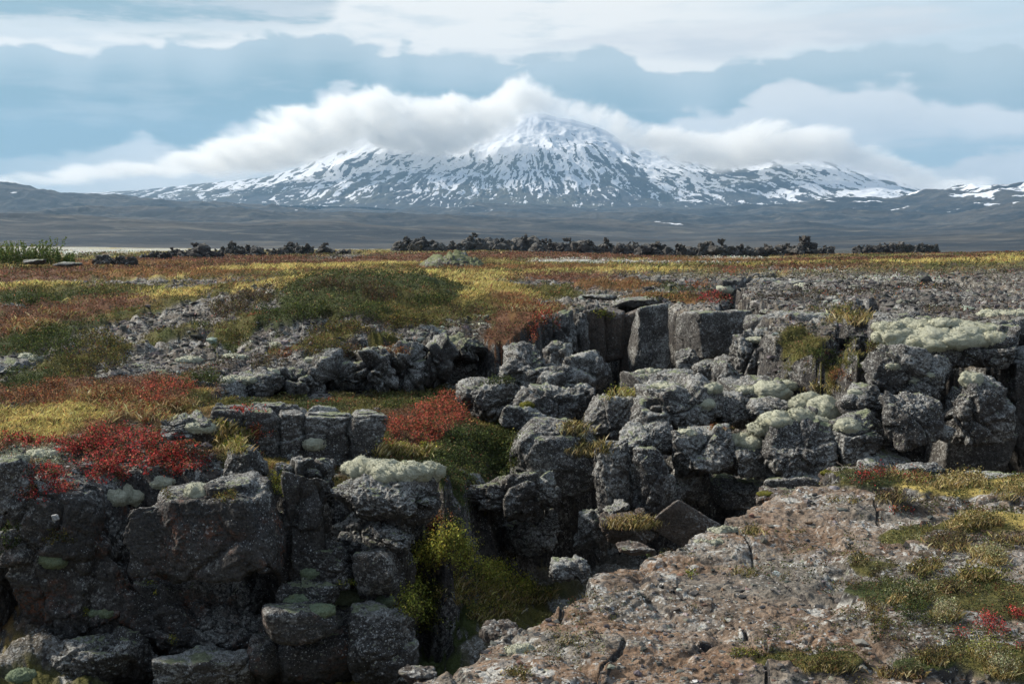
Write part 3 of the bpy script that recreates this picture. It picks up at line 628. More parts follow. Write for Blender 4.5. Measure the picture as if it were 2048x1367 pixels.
# --- boulder pile in the middle ---------------------------------------------
for a in (
 (1043,750,96,100,19.0,'pointed boulder topping the central pile, with white flecks on its crown',dict(p=16,planes=12)),
 (992,802,120,76,18.3,'lichened boulder behind the red orange shrub',dict(p=12)),
 (1106,822,122,86,17.6,'dark rounded boulder in the middle of the central pile',dict(p=10)),
 (1110,770,76,60,18.7,'boulder wedged right below the pointed boulder',dict(p=10)),
 (1172,750,80,74,20.8,'rounded grey boulder at the back right of the central pile',dict(p=12)),
 (1118,722,50,62,21.5,'tall dark boulder behind the pointed boulder',dict(p=12)),
 (1166,798,44,50,18.4,'small boulder low at the right of the central pile',{}),
 (1042,838,80,44,17.0,'low boulder beneath a small yellow moss tuft',{}),
 (1100,920,144,134,15.2,'large rounded grey boulder right of the dark green shrub slope',dict(p=9,sub=6,dep=.8,rough=.8,crack=.35)),
 (1165,935,70,100,15.4,'dark boulder leaning against the right side of the large rounded boulder',dict(p=12)),
 (1000,1000,220,84,14.6,'dark overhanging ledge below the green shrub slope',dict(p=12,rough=1.4,crack=1.2,dep=.6,sub=6)),
 (930,1010,90,90,14.3,'dark rock under the left end of the green shrub slope',{}),
 (1075,1072,100,76,15.2,'dark boulder inside the hollow under the overhanging ledge',dict(p=12)),
 (985,1070,110,60,15.6,'shaded rock at the back of the hollow under the ledge',{}),
 (1186,1075,66,90,14.0,'shaded boulder at the right side of the black gap',dict(p=12)),
 (1228,962,68,134,13.9,'tall narrow boulder standing over the black gap',dict(p=12,rough=.9)),
 (1305,968,76,124,13.7,'tall rounded boulder right of the narrow standing boulder',dict(p=9,rough=.9)),
 (1292,892,100,74,14.5,'grey boulder resting above the two tall standing boulders',dict(p=11)),
 (1220,852,88,102,16.0,'dark rounded boulder left of the big split boulder',dict(p=10)),
 (1234,1028,44,36,13.6,'small wedged stone under the tall narrow boulder',{}),
 (1262,1066,100,60,13.1,'brownish rock low in the fissure with dry grass above',dict(m=ROCK_R,p=12)),
 (1366,1052,116,86,13.2,'smooth tilted slab fallen into the fissure',dict(p=24,rough=.4,crack=.1,roll=32,m=ROCK_R,planes=3,dep=.5)),
 (1142,1146,90,50,12.2,'low dark boulder on the fissure floor',dict(p=10)),
 (1330,790,132,72,17.0,'broad boulder behind the big split boulder',dict(p=14)),
 (1348,832,168,112,15.4,'big split boulder in the centre of the right hand pile with a pale moss cap',dict(p=16,planes=12,sub=6,crack=.9)),
 (1400,912,104,104,14.3,'rounded dark boulder with a small moss patch at its top left',dict(p=10)),
 (1488,928,96,70,14.2,'dark boulder carrying the flat oval moss cushion',dict(p=10)),
 (1588,912,120,116,13.9,'large dark boulder carrying the long moss cushions',dict(p=10,rough=.9)),
 (1600,985,110,60,13.8,'smooth underside rock hanging over the fissure',dict(p=8,rough=.5,crack=.2,roll=-12)),
 (1470,990,110,60,14.6,'shaded rock in the recess beneath the oval moss cushion',dict(rough=.8)),
 (1320,1005,80,60,14.4,'shaded rock between the tall rounded boulder and the fissure',{}),
 (1380,985,80,70,14.8,'dark rock in the recess below the rounded dark boulder',{}),
 (1514,716,100,94,19.3,'knobbly boulder with white lichen crown in front of the flat plateau slab',dict(p=12,planes=14,rough=1.3,crack=1.2)),
 (1459,764,58,66,17.9,'small knobbly boulder left of a grey moss cushion',dict(p=12,rough=1.4)),
 (1588,744,74,52,18.4,'flat lichened boulder beside the green shrubs in the gully',dict(p=12)),
 (1525,800,130,66,17.0,'boulder under the knobbly boulder, draped with grey moss',dict(p=10)),
 (1474,828,96,66,16.2,'dark boulder between split boulder and long moss cushion',dict(p=10)),
 (1552,826,96,44,15.6,'small flat topped boulder behind the long moss cushion',dict(p=14)),
 (1640,860,80,90,14.9,'boulder under the spreading moss cushion beside the gully',dict(p=10)),
 (1415,742,46,36,20.4,'small boulder in front of the split stone columns',{}),
 (1448,735,60,40,20.0,'small rough boulder left of the knobbly boulder',{}),
 (1366,760,60,40,20.8,'rubble block at the foot of the square block',{}),
 (1731,812,84,76,14.4,'boulder with a small pale moss dab left of the right hand cliff',dict(p=11)),
 (1715,884,108,92,13.9,'dark boulder low between the pile and the right hand cliff',dict(p=10,roll=-15)),
 (1640,955,90,70,14.0,'shaded rock low beside the hanging underside rock',{}),
 (1750,935,120,60,13.8,'dark rock slab low in the fissure below the right hand cliff',dict(p=16,roll=14,rough=.6)),
):
    o = dict(p=13, rough=1.15, crack=.8, dep=.9); o.update(a[6]); m_ = o.pop('m', ROCK_L)
    B(*a[:6], m_, **o)
# --- right hand cliff ---------------------------------------------------------
for a in (
 (1880,700,310,118,15.0,'wide cliff cap carrying the largest pale moss blanket at the right',dict(p=20,box=1.15,planes=5,dep=.6,rough=.7,col=2.0,sub=7)),
 (1812,772,184,150,14.6,'sloping cliff rock below the left end of the moss blanket',dict(p=14,planes=10,sub=6,roll=18,dep=.6)),
 (1945,822,136,156,14.1,'bulging cliff rock with a moss dab on its shoulder at the right',dict(p=9,sub=6,rough=1.)),
 (1820,850,150,110,14.1,'overhanging dark rock under the sloping cliff rock',dict(p=8,sub=6)),
 (2062,840,130,300,15.2,'tall shaded cliff wall at the right edge',dict(p=20,planes=5,m=ROCK,rough=.6,sub=6)),
 (1930,925,160,110,14.8,'smooth dark wall deep under the bulging cliff rock',dict(p=24,planes=3,m=ROCK,rough=.35,crack=.2,sub=6)),
 (2190,800,220,340,15.4,'cliff wall just beyond the right edge of the picture',dict(p=20,planes=5,m=ROCK,rough=.7,sub=5)),
 (2015,668,120,70,16.0,'mossy block at the right end of the cliff cap',dict(p=14,dep=.8)),
 (1790,640,90,30,17.2,'small upright rocks behind the pale moss blanket',dict(p=14,rough=1.3)),
):
    o = dict(p=13, rough=1.1, crack=.8, dep=.8, name='cliff_block', cat='rock face'); o.update(a[6]); m_ = o.pop('m', ROCK_L)
    B(*a[:6], m_, **o)
# --- columns and blocks behind --------------------------------------------------
for a in (
 (1300,690,86,168,26.0,'tall pale stone column split from the plateau edge',dict(p=26,planes=4,box=1.15,rough=.6,crack=.35,sub=6,dep=.9,yaw=.15)),
 (1425,668,150,98,24.0,'square topped stone block with a dark crack on its left',dict(p=28,planes=3,box=1.2,rough=.55,crack=.4,sub=6,dep=.8,yaw=.35)),
 (1372,725,54,52,23.6,'short stone pillar under the left corner of the square topped block',dict(p=20,box=1.1)),
 (1226,672,52,118,27.4,'dark narrow column deep in the back recess',dict(p=24,planes=3,box=1.2,m=ROCK_R,rough=.5,crack=.3)),
 (1258,690,44,150,27.6,'dark column tucked behind the tall pale column',dict(p=24,planes=3,box=1.2,m=ROCK_R,rough=.5,crack=.3)),
 (1190,690,50,150,27.2,'thin shaded column at the left of the back recess',dict(p=24,planes=3,box=1.2,m=ROCK_R,rough=.5,crack=.3)),
 (1158,678,46,108,25.2,'rounded column with a mossy head at the rim of the back recess',dict(p=14,box=1.1,rough=.9)),
 (1108,668,86,100,24.6,'dark jointed rim rock hung with red heath',dict(p=14,box=1.1,m=ROCK,col=2)),
 (1280,606,120,22,28.5,'flat stone lip joining the tops of the columns',dict(p=14,dep=1.2)),
 (1585,672,178,80,21.2,'front edge of the wide flat plateau slab',dict(p=24,planes=4,box=1.15,rough=.7,crack=.4,col=1.5,sub=6,dep=.5,name='rock_slab',cat='rock slab')),
 (1655,672,60,70,20.6,'corner block at the right end of the plateau slab front',dict(p=14)),
 (1716,676,60,60,18.4,'shaded rock in the gully left of the moss blanket',dict(p=14,m=ROCK)),
 (1455,578,46,44,38.0,'mossy rounded rim rock at the left of the far crack',dict(p=12)),
 (1432,618,60,44,31.5,'dark rim rock under the red heath beside the far crack',dict(p=14,m=ROCK)),
 (1530,566,70,24,41.0,'broken rock at the far end of the crack',dict(p=12,rough=1.4)),
 (1575,572,60,26,39.0,'small upright block right of the far crack',dict(p=16)),
 (1700,568,130,18,42.0,'low ragged rock edge across the plateau',dict(p=14,rough=1.4,dep=.4)),
 (1830,566,150,20,43.0,'ragged rock edge above the far right crack',dict(p=14,rough=1.4,dep=.4)),
 (1960,590,150,24,34.0,'dark rock edge at the far right crack',dict(p=14,rough=1.4,dep=.4,m=ROCK)),
 (1905,598,110,16,31.0,'flat pale stone on the right hand plateau',dict(p=14,rough=1.2,dep=.6)),
 (1740,608,60,18,27.5,'small weathered block standing on the plateau near its middle',dict(p=12)),
 (1565,628,90,14,24.5,'flat stone plate on the wide plateau slab',dict(p=14,dep=.8)),
 (1640,612,80,12,27.0,'low stone plate behind the plateau slab',dict(p=14,dep=.8)),
 (1200,596,80,14,31.5,'pale flat rock at the left of the columns',dict(p=14,dep=1.)),
):
    o = dict(p=16, rough=1.0, crack=.6, dep=.9, name='rock_column' if a[3] > 100 else 'rock', cat='rock'); o.update(a[6]); m_ = o.pop('m', ROCK_L)
    B(*a[:6], m_, **o)
# --- rim of the near ledge -------------------------------------------------------
for a in (
 (1664,968,56,52,8.45,'small upright block with a green cap on the near ledge rim',dict(p=18,box=1.1,roll=8,m=ROCK_R)),
 (1742,938,60,30,8.75,'low rock with a yellow moss top behind the upright rim block',dict(p=12)),
 (1835,944,130,26,8.7,'flat lichened rock along the far rim of the near ledge',dict(p=14,dep=.5)),
 (1985,958,120,20,8.6,'flat rock at the right end of the near ledge rim',dict(p=14,dep=.5)),
 (1556,1002,96,36,7.75,'square tip of the near ledge with a yellow green moss dab',dict(p=20,box=1.1,dep=.9,m=ROCK_R,layer=9)),
 (1700,978,90,18,8.1,'thin stone sheet beside the upright rim block',dict(p=16,dep=.6,m=ROCK_R)),
 (1268,1106,80,26,6.5,'low rim stone on the near ledge above the dark boulder',dict(p=14,m=ROCK_R,dep=.8)),
 (1000,1272,90,40,4.95,'blocky rim stone at the lower part of the near ledge',dict(p=16,m=ROCK_R,dep=.9)),
 (840,1362,80,36,4.4,'corner stone of the near ledge at the bottom edge',dict(p=16,m=ROCK_R,dep=.9)),
):
    o = dict(p=16, rough=.9, crack=.7, dep=.9, name='rim_stone', cat='rock'); o.update(a[6]); m_ = o.pop('m', ROCK_L)
    B(*a[:6], m_, **o)
B(912,540,156,70,74,'broad moss grown rock hump standing alone on the far heath',rock_material('mossy hump rock',(.05,.05,.045),(.09,.085,.07),lich=.4,moss=.75,mosscol=(.22,.24,.13)),p=2.8,rough=1.8,crack=1.3,dep=.8,name='rock_mound',cat='rock mound',sub=6)
for a in ((70,524,50,12,85,'low pale boulder at the foot of the green willow thicket'),(140,528,54,10,82,'low pale boulder right of the green willow thicket')):
    B(*a,ROCK_L,p=8)
# --- black lava ridge on the plain: one thing per outcrop ----------------------------
ORD = 'first second third fourth fifth sixth seventh eighth ninth tenth eleventh twelfth thirteenth fourteenth fifteenth sixteenth seventeenth eighteenth nineteenth twentieth'.split()
def outcrop(cx, top, base, w, label, group, lumps=9, d=None):
    d = d or on(cx, base, -.4)[1]
    rs = np.random.RandomState(int(cx)); Vs = []; Fs = []; nv = 0
    s = d / FPX
    w *= 1.15; hh = (base - top) * 1.08
    def lump(lx, ly, lw, lh, k, sub, dd):
        nonlocal nv
        V, F = rock_shape((0, 0, 0), (lw * s, lw * s * .9, lh * s), int(cx) * 7 + k, sub, 9, 12, 1., rs.uniform(-.3, .3), rs.uniform(0, 3), 0, 1.6, 0, 1.7)
        Vs.append(V + at(lx, ly, d + dd * s)); Fs.append(F + nv); nv += len(V)
    nb = max(2, int(w / hh * 1.3))
    for i in range(nb):
        q = rs.uniform(.55, .8); lump(cx - w / 2 + w * (i + .5) / nb, base + 5 - hh * q / 2, w / nb * 1.6, hh * q + 12, i, 4, rs.uniform(-6, 6))
    for i in range(int(w / 4)):
        t = rs.uniform(-.5, .5); env = (1 - (abs(t) * 2) ** 2.2) * rs.uniform(.6, 1.08) if i else 1.0; t = t if i else rs.uniform(-.15, .15)
        b_ = hh * rs.uniform(.15, .32); lump(cx + t * w, base - hh * env + b_ * .45, b_ * rs.uniform(.9, 1.6), b_ * 1.1, 40 + i, 3, rs.uniform(-8, 2))
    V = np.concatenate(Vs); c = V.mean(0)
    o = mesh_obj('lava_outcrop', V - c, np.concatenate(Fs), LAVA, smooth=False); o.location = c
    tag(o, label, 'rock outcrop', group); splat(V)
LEFTS = [(230,517,536,50),(310,505,522,50),(345,497,518,26),(392,490,520,46),(425,500,520,40),(468,487,512,32),(502,491,514,40),(542,498,513,36),(582,488,510,34),(612,491,511,26),(650,488,510,24),(684,500,512,18)]
for i, (cx, t, b, ww) in enumerate(LEFTS):
    outcrop(cx, t, b, ww, f'small black lava outcrop on the left half of the plain, {ORD[i]} from the left', 'small lava outcrops left of the long ridge', 6)
MAINS = [(812,478,506,40),(850,477,506,56),(905,484,504,44),(955,469,503,54),(1000,479,503,50),(1048,472,503,52),(1090,481,505,44),(1138,478,505,54),(1180,482,508,44),(1215,481,507,34),(1262,487,510,54),(1310,489,514,50),(1360,492,515,44),(1405,487,515,50),(1440,482,515,40),(1482,490,515,44),(1530,490,514,50),(1575,490,513,40),(1612,475,510,28)]
for i, (cx, t, b, ww) in enumerate(MAINS):
    outcrop(cx, t, b, ww, f'black lava outcrop in the long jagged ridge, {ORD[i]} from its left end', 'black lava outcrops of the long ridge', 6)
for i, (cx, t, b, ww) in enumerate([(1648,492,506,26),(1730,491,503,36),(1765,487,502,44),(1800,485,500,36),(1850,487,499,44)]):
    outcrop(cx, t, b, ww, f'low black lava outcrop right of the jagged ridge, {ORD[i]} after its end', 'low lava outcrops right of the long ridge', 6)
B(2150,545,400,150,110,'mossy green hillock at the right edge of the plain',rock_material('hillock',(.04,.04,.03),(.07,.06,.04),lich=.3,moss=.6,mosscol=(.09,.10,.04)),p=2.6,rough=1.6,crack=1.2,dep=1.2,name='hillock',cat='hillock',sub=6)
print('rocks', time.time() - T0)
# ================================================================== FAR RELIEF
def prof(pts):
    """skyline as height above the eye per metre of distance, over azimuth tan"""
    xs = np.array([(a - 1024) / FPX for a, b in pts]); ys = np.array([(HOR - b) / FPX for a, b in pts])
    def f(t):
        k = np.interp(t, xs, ys); 
        return k
    return f
def relief(name, mat, d0, d1, nr, na, az, hf, extra=None, label=None, rp=1.0):
    t = np.linspace(-az, az, na); d = d0 + (d1 - d0) * np.linspace(0, 1, nr) ** rp
    Dm, Tm = np.meshgrid(d, t, indexing='ij'); x = (Dm * Tm).ravel(); y = Dm.ravel()
    z, at_ = hf(x, y, Tm.ravel())
    o = mesh_obj(name, np.stack([x, y, z], 1), grid_faces(nr, na), mat, at_)
    return tag(o, kind='structure')

M_SKY = prof([(-1500,470),(-300,420),(150,388),(280,382),(400,369),(530,357),(600,338),(680,300),(760,268),(860,258),(930,262),(975,256),(1010,246),(1045,232),(1075,229),(1090,231),(1110,237),(1140,241),(1160,247),(1190,256),(1210,264),(1235,280),(1260,292),(1300,306),(1360,318),(1420,322),(1500,312),(1560,304),(1600,303),(1650,316),(1720,335),(1800,356),(1860,376),(1900,384),(2100,400),(2500,430),(3600,470)])
M_BASE = prof([(-1500,480),(150,402),(400,410),(700,420),(1000,432),(1300,430),(1600,415),(1900,400),(2100,410),(2500,440),(3600,480)])
def h_mountain(x, y, t):
    P = np.stack([x, y, 0 * x], 1) / 1000.
    D0, DC = 7300., 9800.
    k = (y - D0) / (DC - D0)
    crest = M_SKY(t) * DC + CAMZ; foot = M_BASE(t) * D0 + CAMZ
    u = np.clip(k, 0, 1)
    up = np.where(k < 1, .40 * u + .60 * u ** 2.1, 1 - np.clip(k - 1, 0, 3) * .8)
    z = foot + (crest - foot) * up
    wgt = np.sin(np.clip(k, 0, 1) * math.pi) ** .7 * (k < 1) + .25
    # gullies run down from the summits
    px, py = (1075 - 1024) / FPX * DC / 1000, DC / 1000
    Wp = P + .12 * np.stack([noise(P, 2.1), noise(P, 2.1, 9), 0 * x], 1)
    ang = np.arctan2(Wp[:, 0] - px, py + .6 - Wp[:, 1]); rad = np.hypot(Wp[:, 0] - px, Wp[:, 1] - py)
    G = np.stack([ang * 7, rad * .9, 0 * x], 1)
    g1 = ridged(G, 1.0, 5, .6); 
    g2 = ridged(Wp * (1.6, 1, 1), 1.5, 6, .6, 3.)
    g = .5 * g1 + .5 * g2
    hs = np.clip((crest - foot) / 700., .12, 1)
    z = z + wgt * hs * (42 * (g - .8) * sstep(.2, 1.6, rad) + 34 * (ridged(P * (1, 1, 1), 3.1, 5, .55, 6.) - .9) * sstep(2.0, .4, rad) + 55 * fbm(P, .9, 4)) * np.where(k > .97, .25, 1)
    # lava benches low on the flank
    st = ridged(Wp * (.7, 2.6, 1), 1.2, 4, .55, 8.); z = z + wgt * 10 * st * (u < .6)
    hh = (z / y * FPX)                         # height as it stands above the plain, ~px
    zk = z / 1000.
    X = np.stack([x / 1000., zk * 1.0, P[:, 1] * .35], 1)
    Xw = X + .05 * np.stack([noise(X, 5), noise(X, 5, 9), 0 * x], 1) + .012 * np.stack([noise(X, 22), noise(X, 22, 9), 0 * x], 1)
    an2 = np.arctan2(Xw[:, 0] - px, 1.45 - Xw[:, 1]); rd2 = np.hypot(Xw[:, 0] - px, Xw[:, 1] - 1.45)
    sp1 = ridged(np.stack([an2 * 30, rd2 * 6., P[:, 1] * .3], 1), 1.0, 5, .68, 2.)       # streaks down the flank
    sp2 = ridged(Xw, 11., 5, .68, 4.); fn = fbm(Xw * (1, 1.5, 1), 17., 5, .72)
    line = np.interp((x / y) * FPX + 1024, [0, 400, 700, 1000, 1250, 1500, 1800, 2048], [88, 88, 92, 100, 104, 92, 78, 80])
    right = sstep(.20, .30, x / y)
    sn = np.clip((hh - line - 18) / 78., -3, 1.2) - .70 + .42 * (sp2 - 1.0) + 1.0 * (sp1 - 1.0) + .38 * fn + .50 * fbm(Xw, 1.7, 4) + .30 * right
    sn = sn + .42 * sstep(160, 225, hh) + .25 * sstep(.25, .33, x / y)
    return z, {'snow': sn, 'hh': np.clip(hh / 250, 0, 1)}
m, N = new_mat('mountain')
geo = N.new('ShaderNodeNewGeometry'); P = geo.outputs['Position']; PK = N.vmath('SCALE', P); PK.node.inputs['Scale'].default_value = .001
sn = N.attr('snow'); nz = N.noise(PK, 22, 6, .7); nn = N.noise(PK, 2.2, 5, .6)
s = N.ramp(N.math('ADD', sn, N.math('MULTIPLY', N.math('SUBTRACT', nz, .5), .7)), -.03, .22)
rk_ = N.mix(N.ramp(nn, .4, .62), (.030, .032, .038), (.065, .062, .045))
rk_ = N.mix(N.ramp(nz, .4, .65, 0, .6), rk_, (.02, .024, .032))
MOUNT = finish(m, N, N.mix(s, rk_, (.62, .64, .68)), .9, nz, .4, 12)
mo = relief('mountain', MOUNT, 7000, 12500, 520, 1500, .62, h_mountain)

H_LAYERS = [  # crest distance, front width, skyline, roughness
 (2300., 800., prof([(-1500,452),(0,440),(300,446),(600,452),(900,460),(1100,470),(1300,478),(1600,478),(1900,470),(2048,464),(3600,460)]), 1.0),
 (3600., 1100., prof([(-1500,428),(0,424),(300,428),(600,434),(900,438),(1200,446),(1400,455),(1600,450),(1800,458),(2048,440),(3600,430)]), 1.0),
 (5000., 1300., prof([(-1500,330),(-300,352),(0,368),(60,376),(130,390),(200,399),(300,405),(420,412),(600,424),(900,436),(1100,428),(1300,432),(1420,440),(1550,436),(1700,432),(1900,436),(2048,412),(2300,400),(3600,430)]), .8),
 (6300., 1200., prof([(-1500,440),(0,430),(500,428),(800,422),(1000,412),(1150,420),(1350,424),(1480,416),(1560,411),(1640,406),(1700,401),(1790,396),(1840,388),(1880,385),(1960,379),(2048,373),(2200,360),(2600,380),(3600,430)]), .8)]
def h_hills(x, y, t):
    P = np.stack([x, y, 0 * x], 1) / 1000.
    z = np.full(len(x), -12.)
    wv = .15 * fbm(P, .5, 3)
    for DC, Wd, sk, rg in H_LAYERS:
        crest = (sk(t) * DC + CAMZ)
        k = (y - (DC - Wd)) / Wd + wv
        u = np.clip(k, 0, 1); b = -12 + (crest + 12) * (u * u * (3 - 2 * u))
        back = np.clip(k - 1, 0, 6)
        b = np.where(k > 1, crest - back * 6, b)
        z = np.maximum(z, b)
    r1 = fbm(P * (1, 1.6, 1), 1.3, 5, .55); r2 = ridged(P * (1, 1, 1), 2.2, 5, .55, 5.)
    amp = np.clip((z + 12) / 120., .02, 1)
    z = z + amp * (24 * r1 + 20 * (r2 - .9))
    bench = sstep(2350, 1400, y)
    hh = z / y * FPX
    sn = (hh - 104) / 60. + 1.1 * fbm(P * (1, 2.5, 1), 3.0, 5, .65, 2.) - .20
    sn = sn + .25 * sstep(.28, .42, x / y) * sstep(5000, 6000, y) - .5 * sstep(-.2, -.3, x / y)
    return z, {'snow': sn, 'bench': bench}
m, N = new_mat('hills')
geo = N.new('ShaderNodeNewGeometry'); P = geo.outputs['Position']; PK = N.vmath('SCALE', P); PK.node.inputs['Scale'].default_value = .001
PS = N.vmath('MULTIPLY', PK, (1.0, 3.0, 1.0))
a = N.noise(PS, 1.4, 6, .65); b = N.noise(PS, 7, 6, .7); e = N.noise(PK, 30, 5, .7)
c = N.mix(N.ramp(a, .44, .58), (.016, .020, .026), (.058, .054, .050))
c = N.mix(N.ramp(b, .54, .66, 0, .75), c, (.125, .115, .095))
c = N.mix(N.ramp(b, .48, .38, 0, .7), c, (.008, .012, .018))
c = N.mix(N.ramp(e, .55, .75, 0, .5), c, (.13, .13, .12))
s = N.ramp(N.math('ADD', N.attr('snow'), N.math('MULTIPLY', N.math('SUBTRACT', e, .5), .6)), .05, .2)
HILL = finish(m, N, N.mix(s, c, (.78, .81, .86)), .95, N.math('ADD', b, N.math('MULTIPLY', e, .4)), .6, 8)
hi_ = relief('hills', HILL, 1300, 7800, 620, 1300, .66, h_hills, rp=1.4)

# --- air -------------------------------------------------------------------
def box_obj(name, lo, hi, mat):
    lo = np.array(lo); hi = np.array(hi)
    V = np.array([[x, y, z] for x in (0, 1) for y in (0, 1) for z in (0, 1)]) * (hi - lo) + lo
    F = np.array([[0,1,3,2],[4,6,7,5],[0,4,5,1],[2,3,7,6],[0,2,6,4],[1,5,7,3]])
    return mesh_obj(name, V, F, mat, smooth=False)
m = bpy.data.materials.new('haze'); m.use_nodes = True; N = NT(m.node_tree); N.n.clear()
v = N.new('ShaderNodeVolumePrincipled'); v.inputs['Color'].default_value = (.36, .60, .85, 1); v.inputs['Density'].default_value = 5.2e-5; v.inputs['Anisotropy'].default_value = .2
o_ = N.new('ShaderNodeOutputMaterial'); N.l.new(v.outputs[0], o_.inputs['Volume'])
tag(box_obj('haze', (-14000, -700, -30), (14000, 13500, 1350), m), kind='stuff')

# --- cloud lying on the mountain ----------------------------------------------
m = bpy.data.materials.new('cloud'); m.use_nodes = True; N = NT(m.node_tree); N.n.clear()
P = N.new('ShaderNodeNewGeometry').outputs['Position']
PK = N.vmath('SCALE', P); PK.node.inputs['Scale'].default_value = .001
s3 = N.new('ShaderNodeSeparateXYZ'); N.l.new(PK, s3.inputs[0]); kx, ky, kz = s3.outputs
CD = 8.9                                     # distance of the cloud in km
def ccurve(pts):
    n = N.new('ShaderNodeFloatCurve'); cm = n.mapping; cu = cm.curves[0]; cm.extend = 'EXTRAPOLATED'
    Q = [(((a - 1024) / FPX * CD + 6) / 12, (HOR - b) / FPX * CD / 2) for a, b in pts]
    while len(cu.points) < len(Q): cu.points.new(.5, .5)
    for p_, q_ in zip(cu.points, Q): p_.location = q_
    cm.update(); N.put(n.inputs['Value'], N.math('MULTIPLY_ADD', kx, 1 / 12, .5)); return N.math('MULTIPLY', n.outputs[0], 2)
topc = ccurve([(-400,400),(150,345),(350,310),(480,275),(560,240),(650,215),(720,196),(800,192),(880,200),(980,195),(1010,170),(1035,160),(1060,175),(1090,196),(1140,212),(1200,220),(1260,245),(1330,262),(1420,262),(1500,252),(1600,258),(1700,290),(1800,330),(1900,360),(2300,420)])
botc = ccurve([(-400,420),(150,362),(350,345),(480,345),(560,335),(650,312),(720,300),(800,300),(880,306),(960,290),(1010,268),(1045,242),(1065,222),(1090,218),(1140,226),(1200,246),(1260,286),(1330,318),(1420,334),(1500,330),(1600,318),(1660,324),(1760,350),(1850,374),(2300,430)])
n = N.noise(N.vmath('MULTIPLY', PK, (1.0, .12, 1.25)), 3.0, 8, .60)
wob = N.math('MULTIPLY', N.math('SUBTRACT', n, .5), .42)
tt = N.math('SUBTRACT', N.math('ADD', topc, wob), kz); bb = N.math('SUBTRACT', kz, N.math('ADD', botc, N.math('MULTIPLY', wob, .6)))
dn = N.math('MULTIPLY', N.ramp(tt, -.01, .07), N.ramp(bb, -.05, .09))
dn = N.math('MULTIPLY', dn, N.ramp(N.math('ABSOLUTE', N.math('SUBTRACT', ky, CD)), .5, .3))
dn = N.math('MULTIPLY', dn, N.ramp(N.noise(N.vmath('MULTIPLY', PK, (1.0, .12, 1.4)), 7.5, 5, .6), .36, .62, .25, 1.5))
v = N.new('ShaderNodeVolumePrincipled'); v.inputs['Color'].default_value = (1, .99, .97, 1); v.inputs['Anisotropy'].default_value = .3
N.put(v.inputs['Density'], N.math('MULTIPLY', dn, 7.5e-3))
o_ = N.new('ShaderNodeOutputMaterial'); N.l.new(v.outputs[0], o_.inputs['Volume'])
cl = box_obj('cloud', (-4800, CD * 1000 - 510, 260), (3700, CD * 1000 + 510, 1345), m)
tag(cl, kind='stuff'); m.cycles.volume_step_rate = .5; 
print('far', time.time() - T0)
# ================================================================== PLANTS, MOSS, STONES
R = np.random.RandomState(42)
def fill_depth():
    D = DEPTH.reshape(DH, DW).copy()
    for _ in range(4):
        hole = D > 1e8
        if not hole.any(): break
        p = np.pad(D, 1, constant_values=1e9)
        nb = np.min([p[1 + a:DH + 1 + a, 1 + b:DW + 1 + b] for a in (-1, 0, 1) for b in (-1, 0, 1)], 0)
        D = np.where(hole, nb, D)
    p = np.pad(D, 1, mode='edge')
    return np.median([p[1 + a:DH + 1 + a, 1 + b:DW + 1 + b] for a in (-1, 0, 1) for b in (-1, 0, 1)], 0)
FD = fill_depth()
def hits(px, py):
    i = np.clip((np.asarray(px) / 2).astype(int), 0, DW - 1); j = np.clip((np.asarray(py) / 2).astype(int), 0, DH - 1)
    d = FD[j, i]; rx, rz = ray(px, py); d = np.where(d > 1e8, on(px, py, -.5)[:, 1] if np.ndim(px) else 20., d)
    return np.stack([rx * d, d, CAMZ + rz * d], 1)

def in_ellipses(els, n, rs=R):
    """n points spread over a set of ellipses (cx, cy, rx, ry)"""
    a = np.array([e[2] * e[3] for e in els], float); k = rs.choice(len(els), n, p=a / a.sum()); E = np.array([e[:4] for e in els], float)[k]
    t = rs.uniform(0, 2 * math.pi, n); r = np.sqrt(rs.uniform(0, 1, n)) * (1 + .12 * np.sin(3 * t + k))
    return E[:, 0] + E[:, 2] * r * np.cos(t), E[:, 1] + E[:, 3] * r * np.sin(t), r

def cards(P, size, col, up=.5, aspect=1.6, rs=R):
    """leaf quads (folded kites) at P"""
    n = len(P); size = np.broadcast_to(size, (n,))
    a = rs.normal(size=(n, 3)); a[:, 2] += up * .6; a /= np.linalg.norm(a, axis=1)[:, None]
    b = np.cross(a, rs.normal(size=(n, 3))); b /= np.linalg.norm(b, axis=1)[:, None] + 1e-9
    a = a * size[:, None] * aspect * .5; b = b * size[:, None] * .5
    V = np.stack([P - a, P + b, P + a, P - b], 1).reshape(-1, 3)
    F = np.arange(4 * n).reshape(-1, 4)
    return V, F, np.repeat(col, 4, 0)

def blades(P, h, wd, col, lean=.45, rs=R):
    n = len(P); h = np.broadcast_to(h, (n,)); wd = np.broadcast_to(wd, (n,))
    t = rs.uniform(0, 2 * math.pi, n); s = np.stack([np.cos(t), np.sin(t), 0 * t], 1)
    l = rs.normal(size=(n, 3)) * lean; l[:, 2] = 0; l[:, 0] += .15
    m_ = P + (np.array([0, 0, 1]) * .55 + l * .3) * h[:, None]; tip = P + (np.array([0, 0, 1]) * .95 + l) * h[:, None]
    V = np.stack([P - s * wd[:, None], P + s * wd[:, None], m_ + s * wd[:, None] * .8, tip], 1).reshape(-1, 3)
    return V, np.arange(4 * n).reshape(-1, 4), np.repeat(col, 4, 0)

def jit(col, n, v=.35, rs=R):
    c = np.asarray(col, float); c = np.broadcast_to(c, (n, 3))
    return np.clip(c * np.exp(rs.normal(0, v, (n, 1))) * np.exp(rs.normal(0, v * .25, (n, 3))), .004, .8)

def pick(pal, n, rs=R):
    w = np.array([p[1] for p in pal], float); k = rs.choice(len(pal), n, p=w / w.sum())
    return np.array([p[0] for p in pal], float)[k]

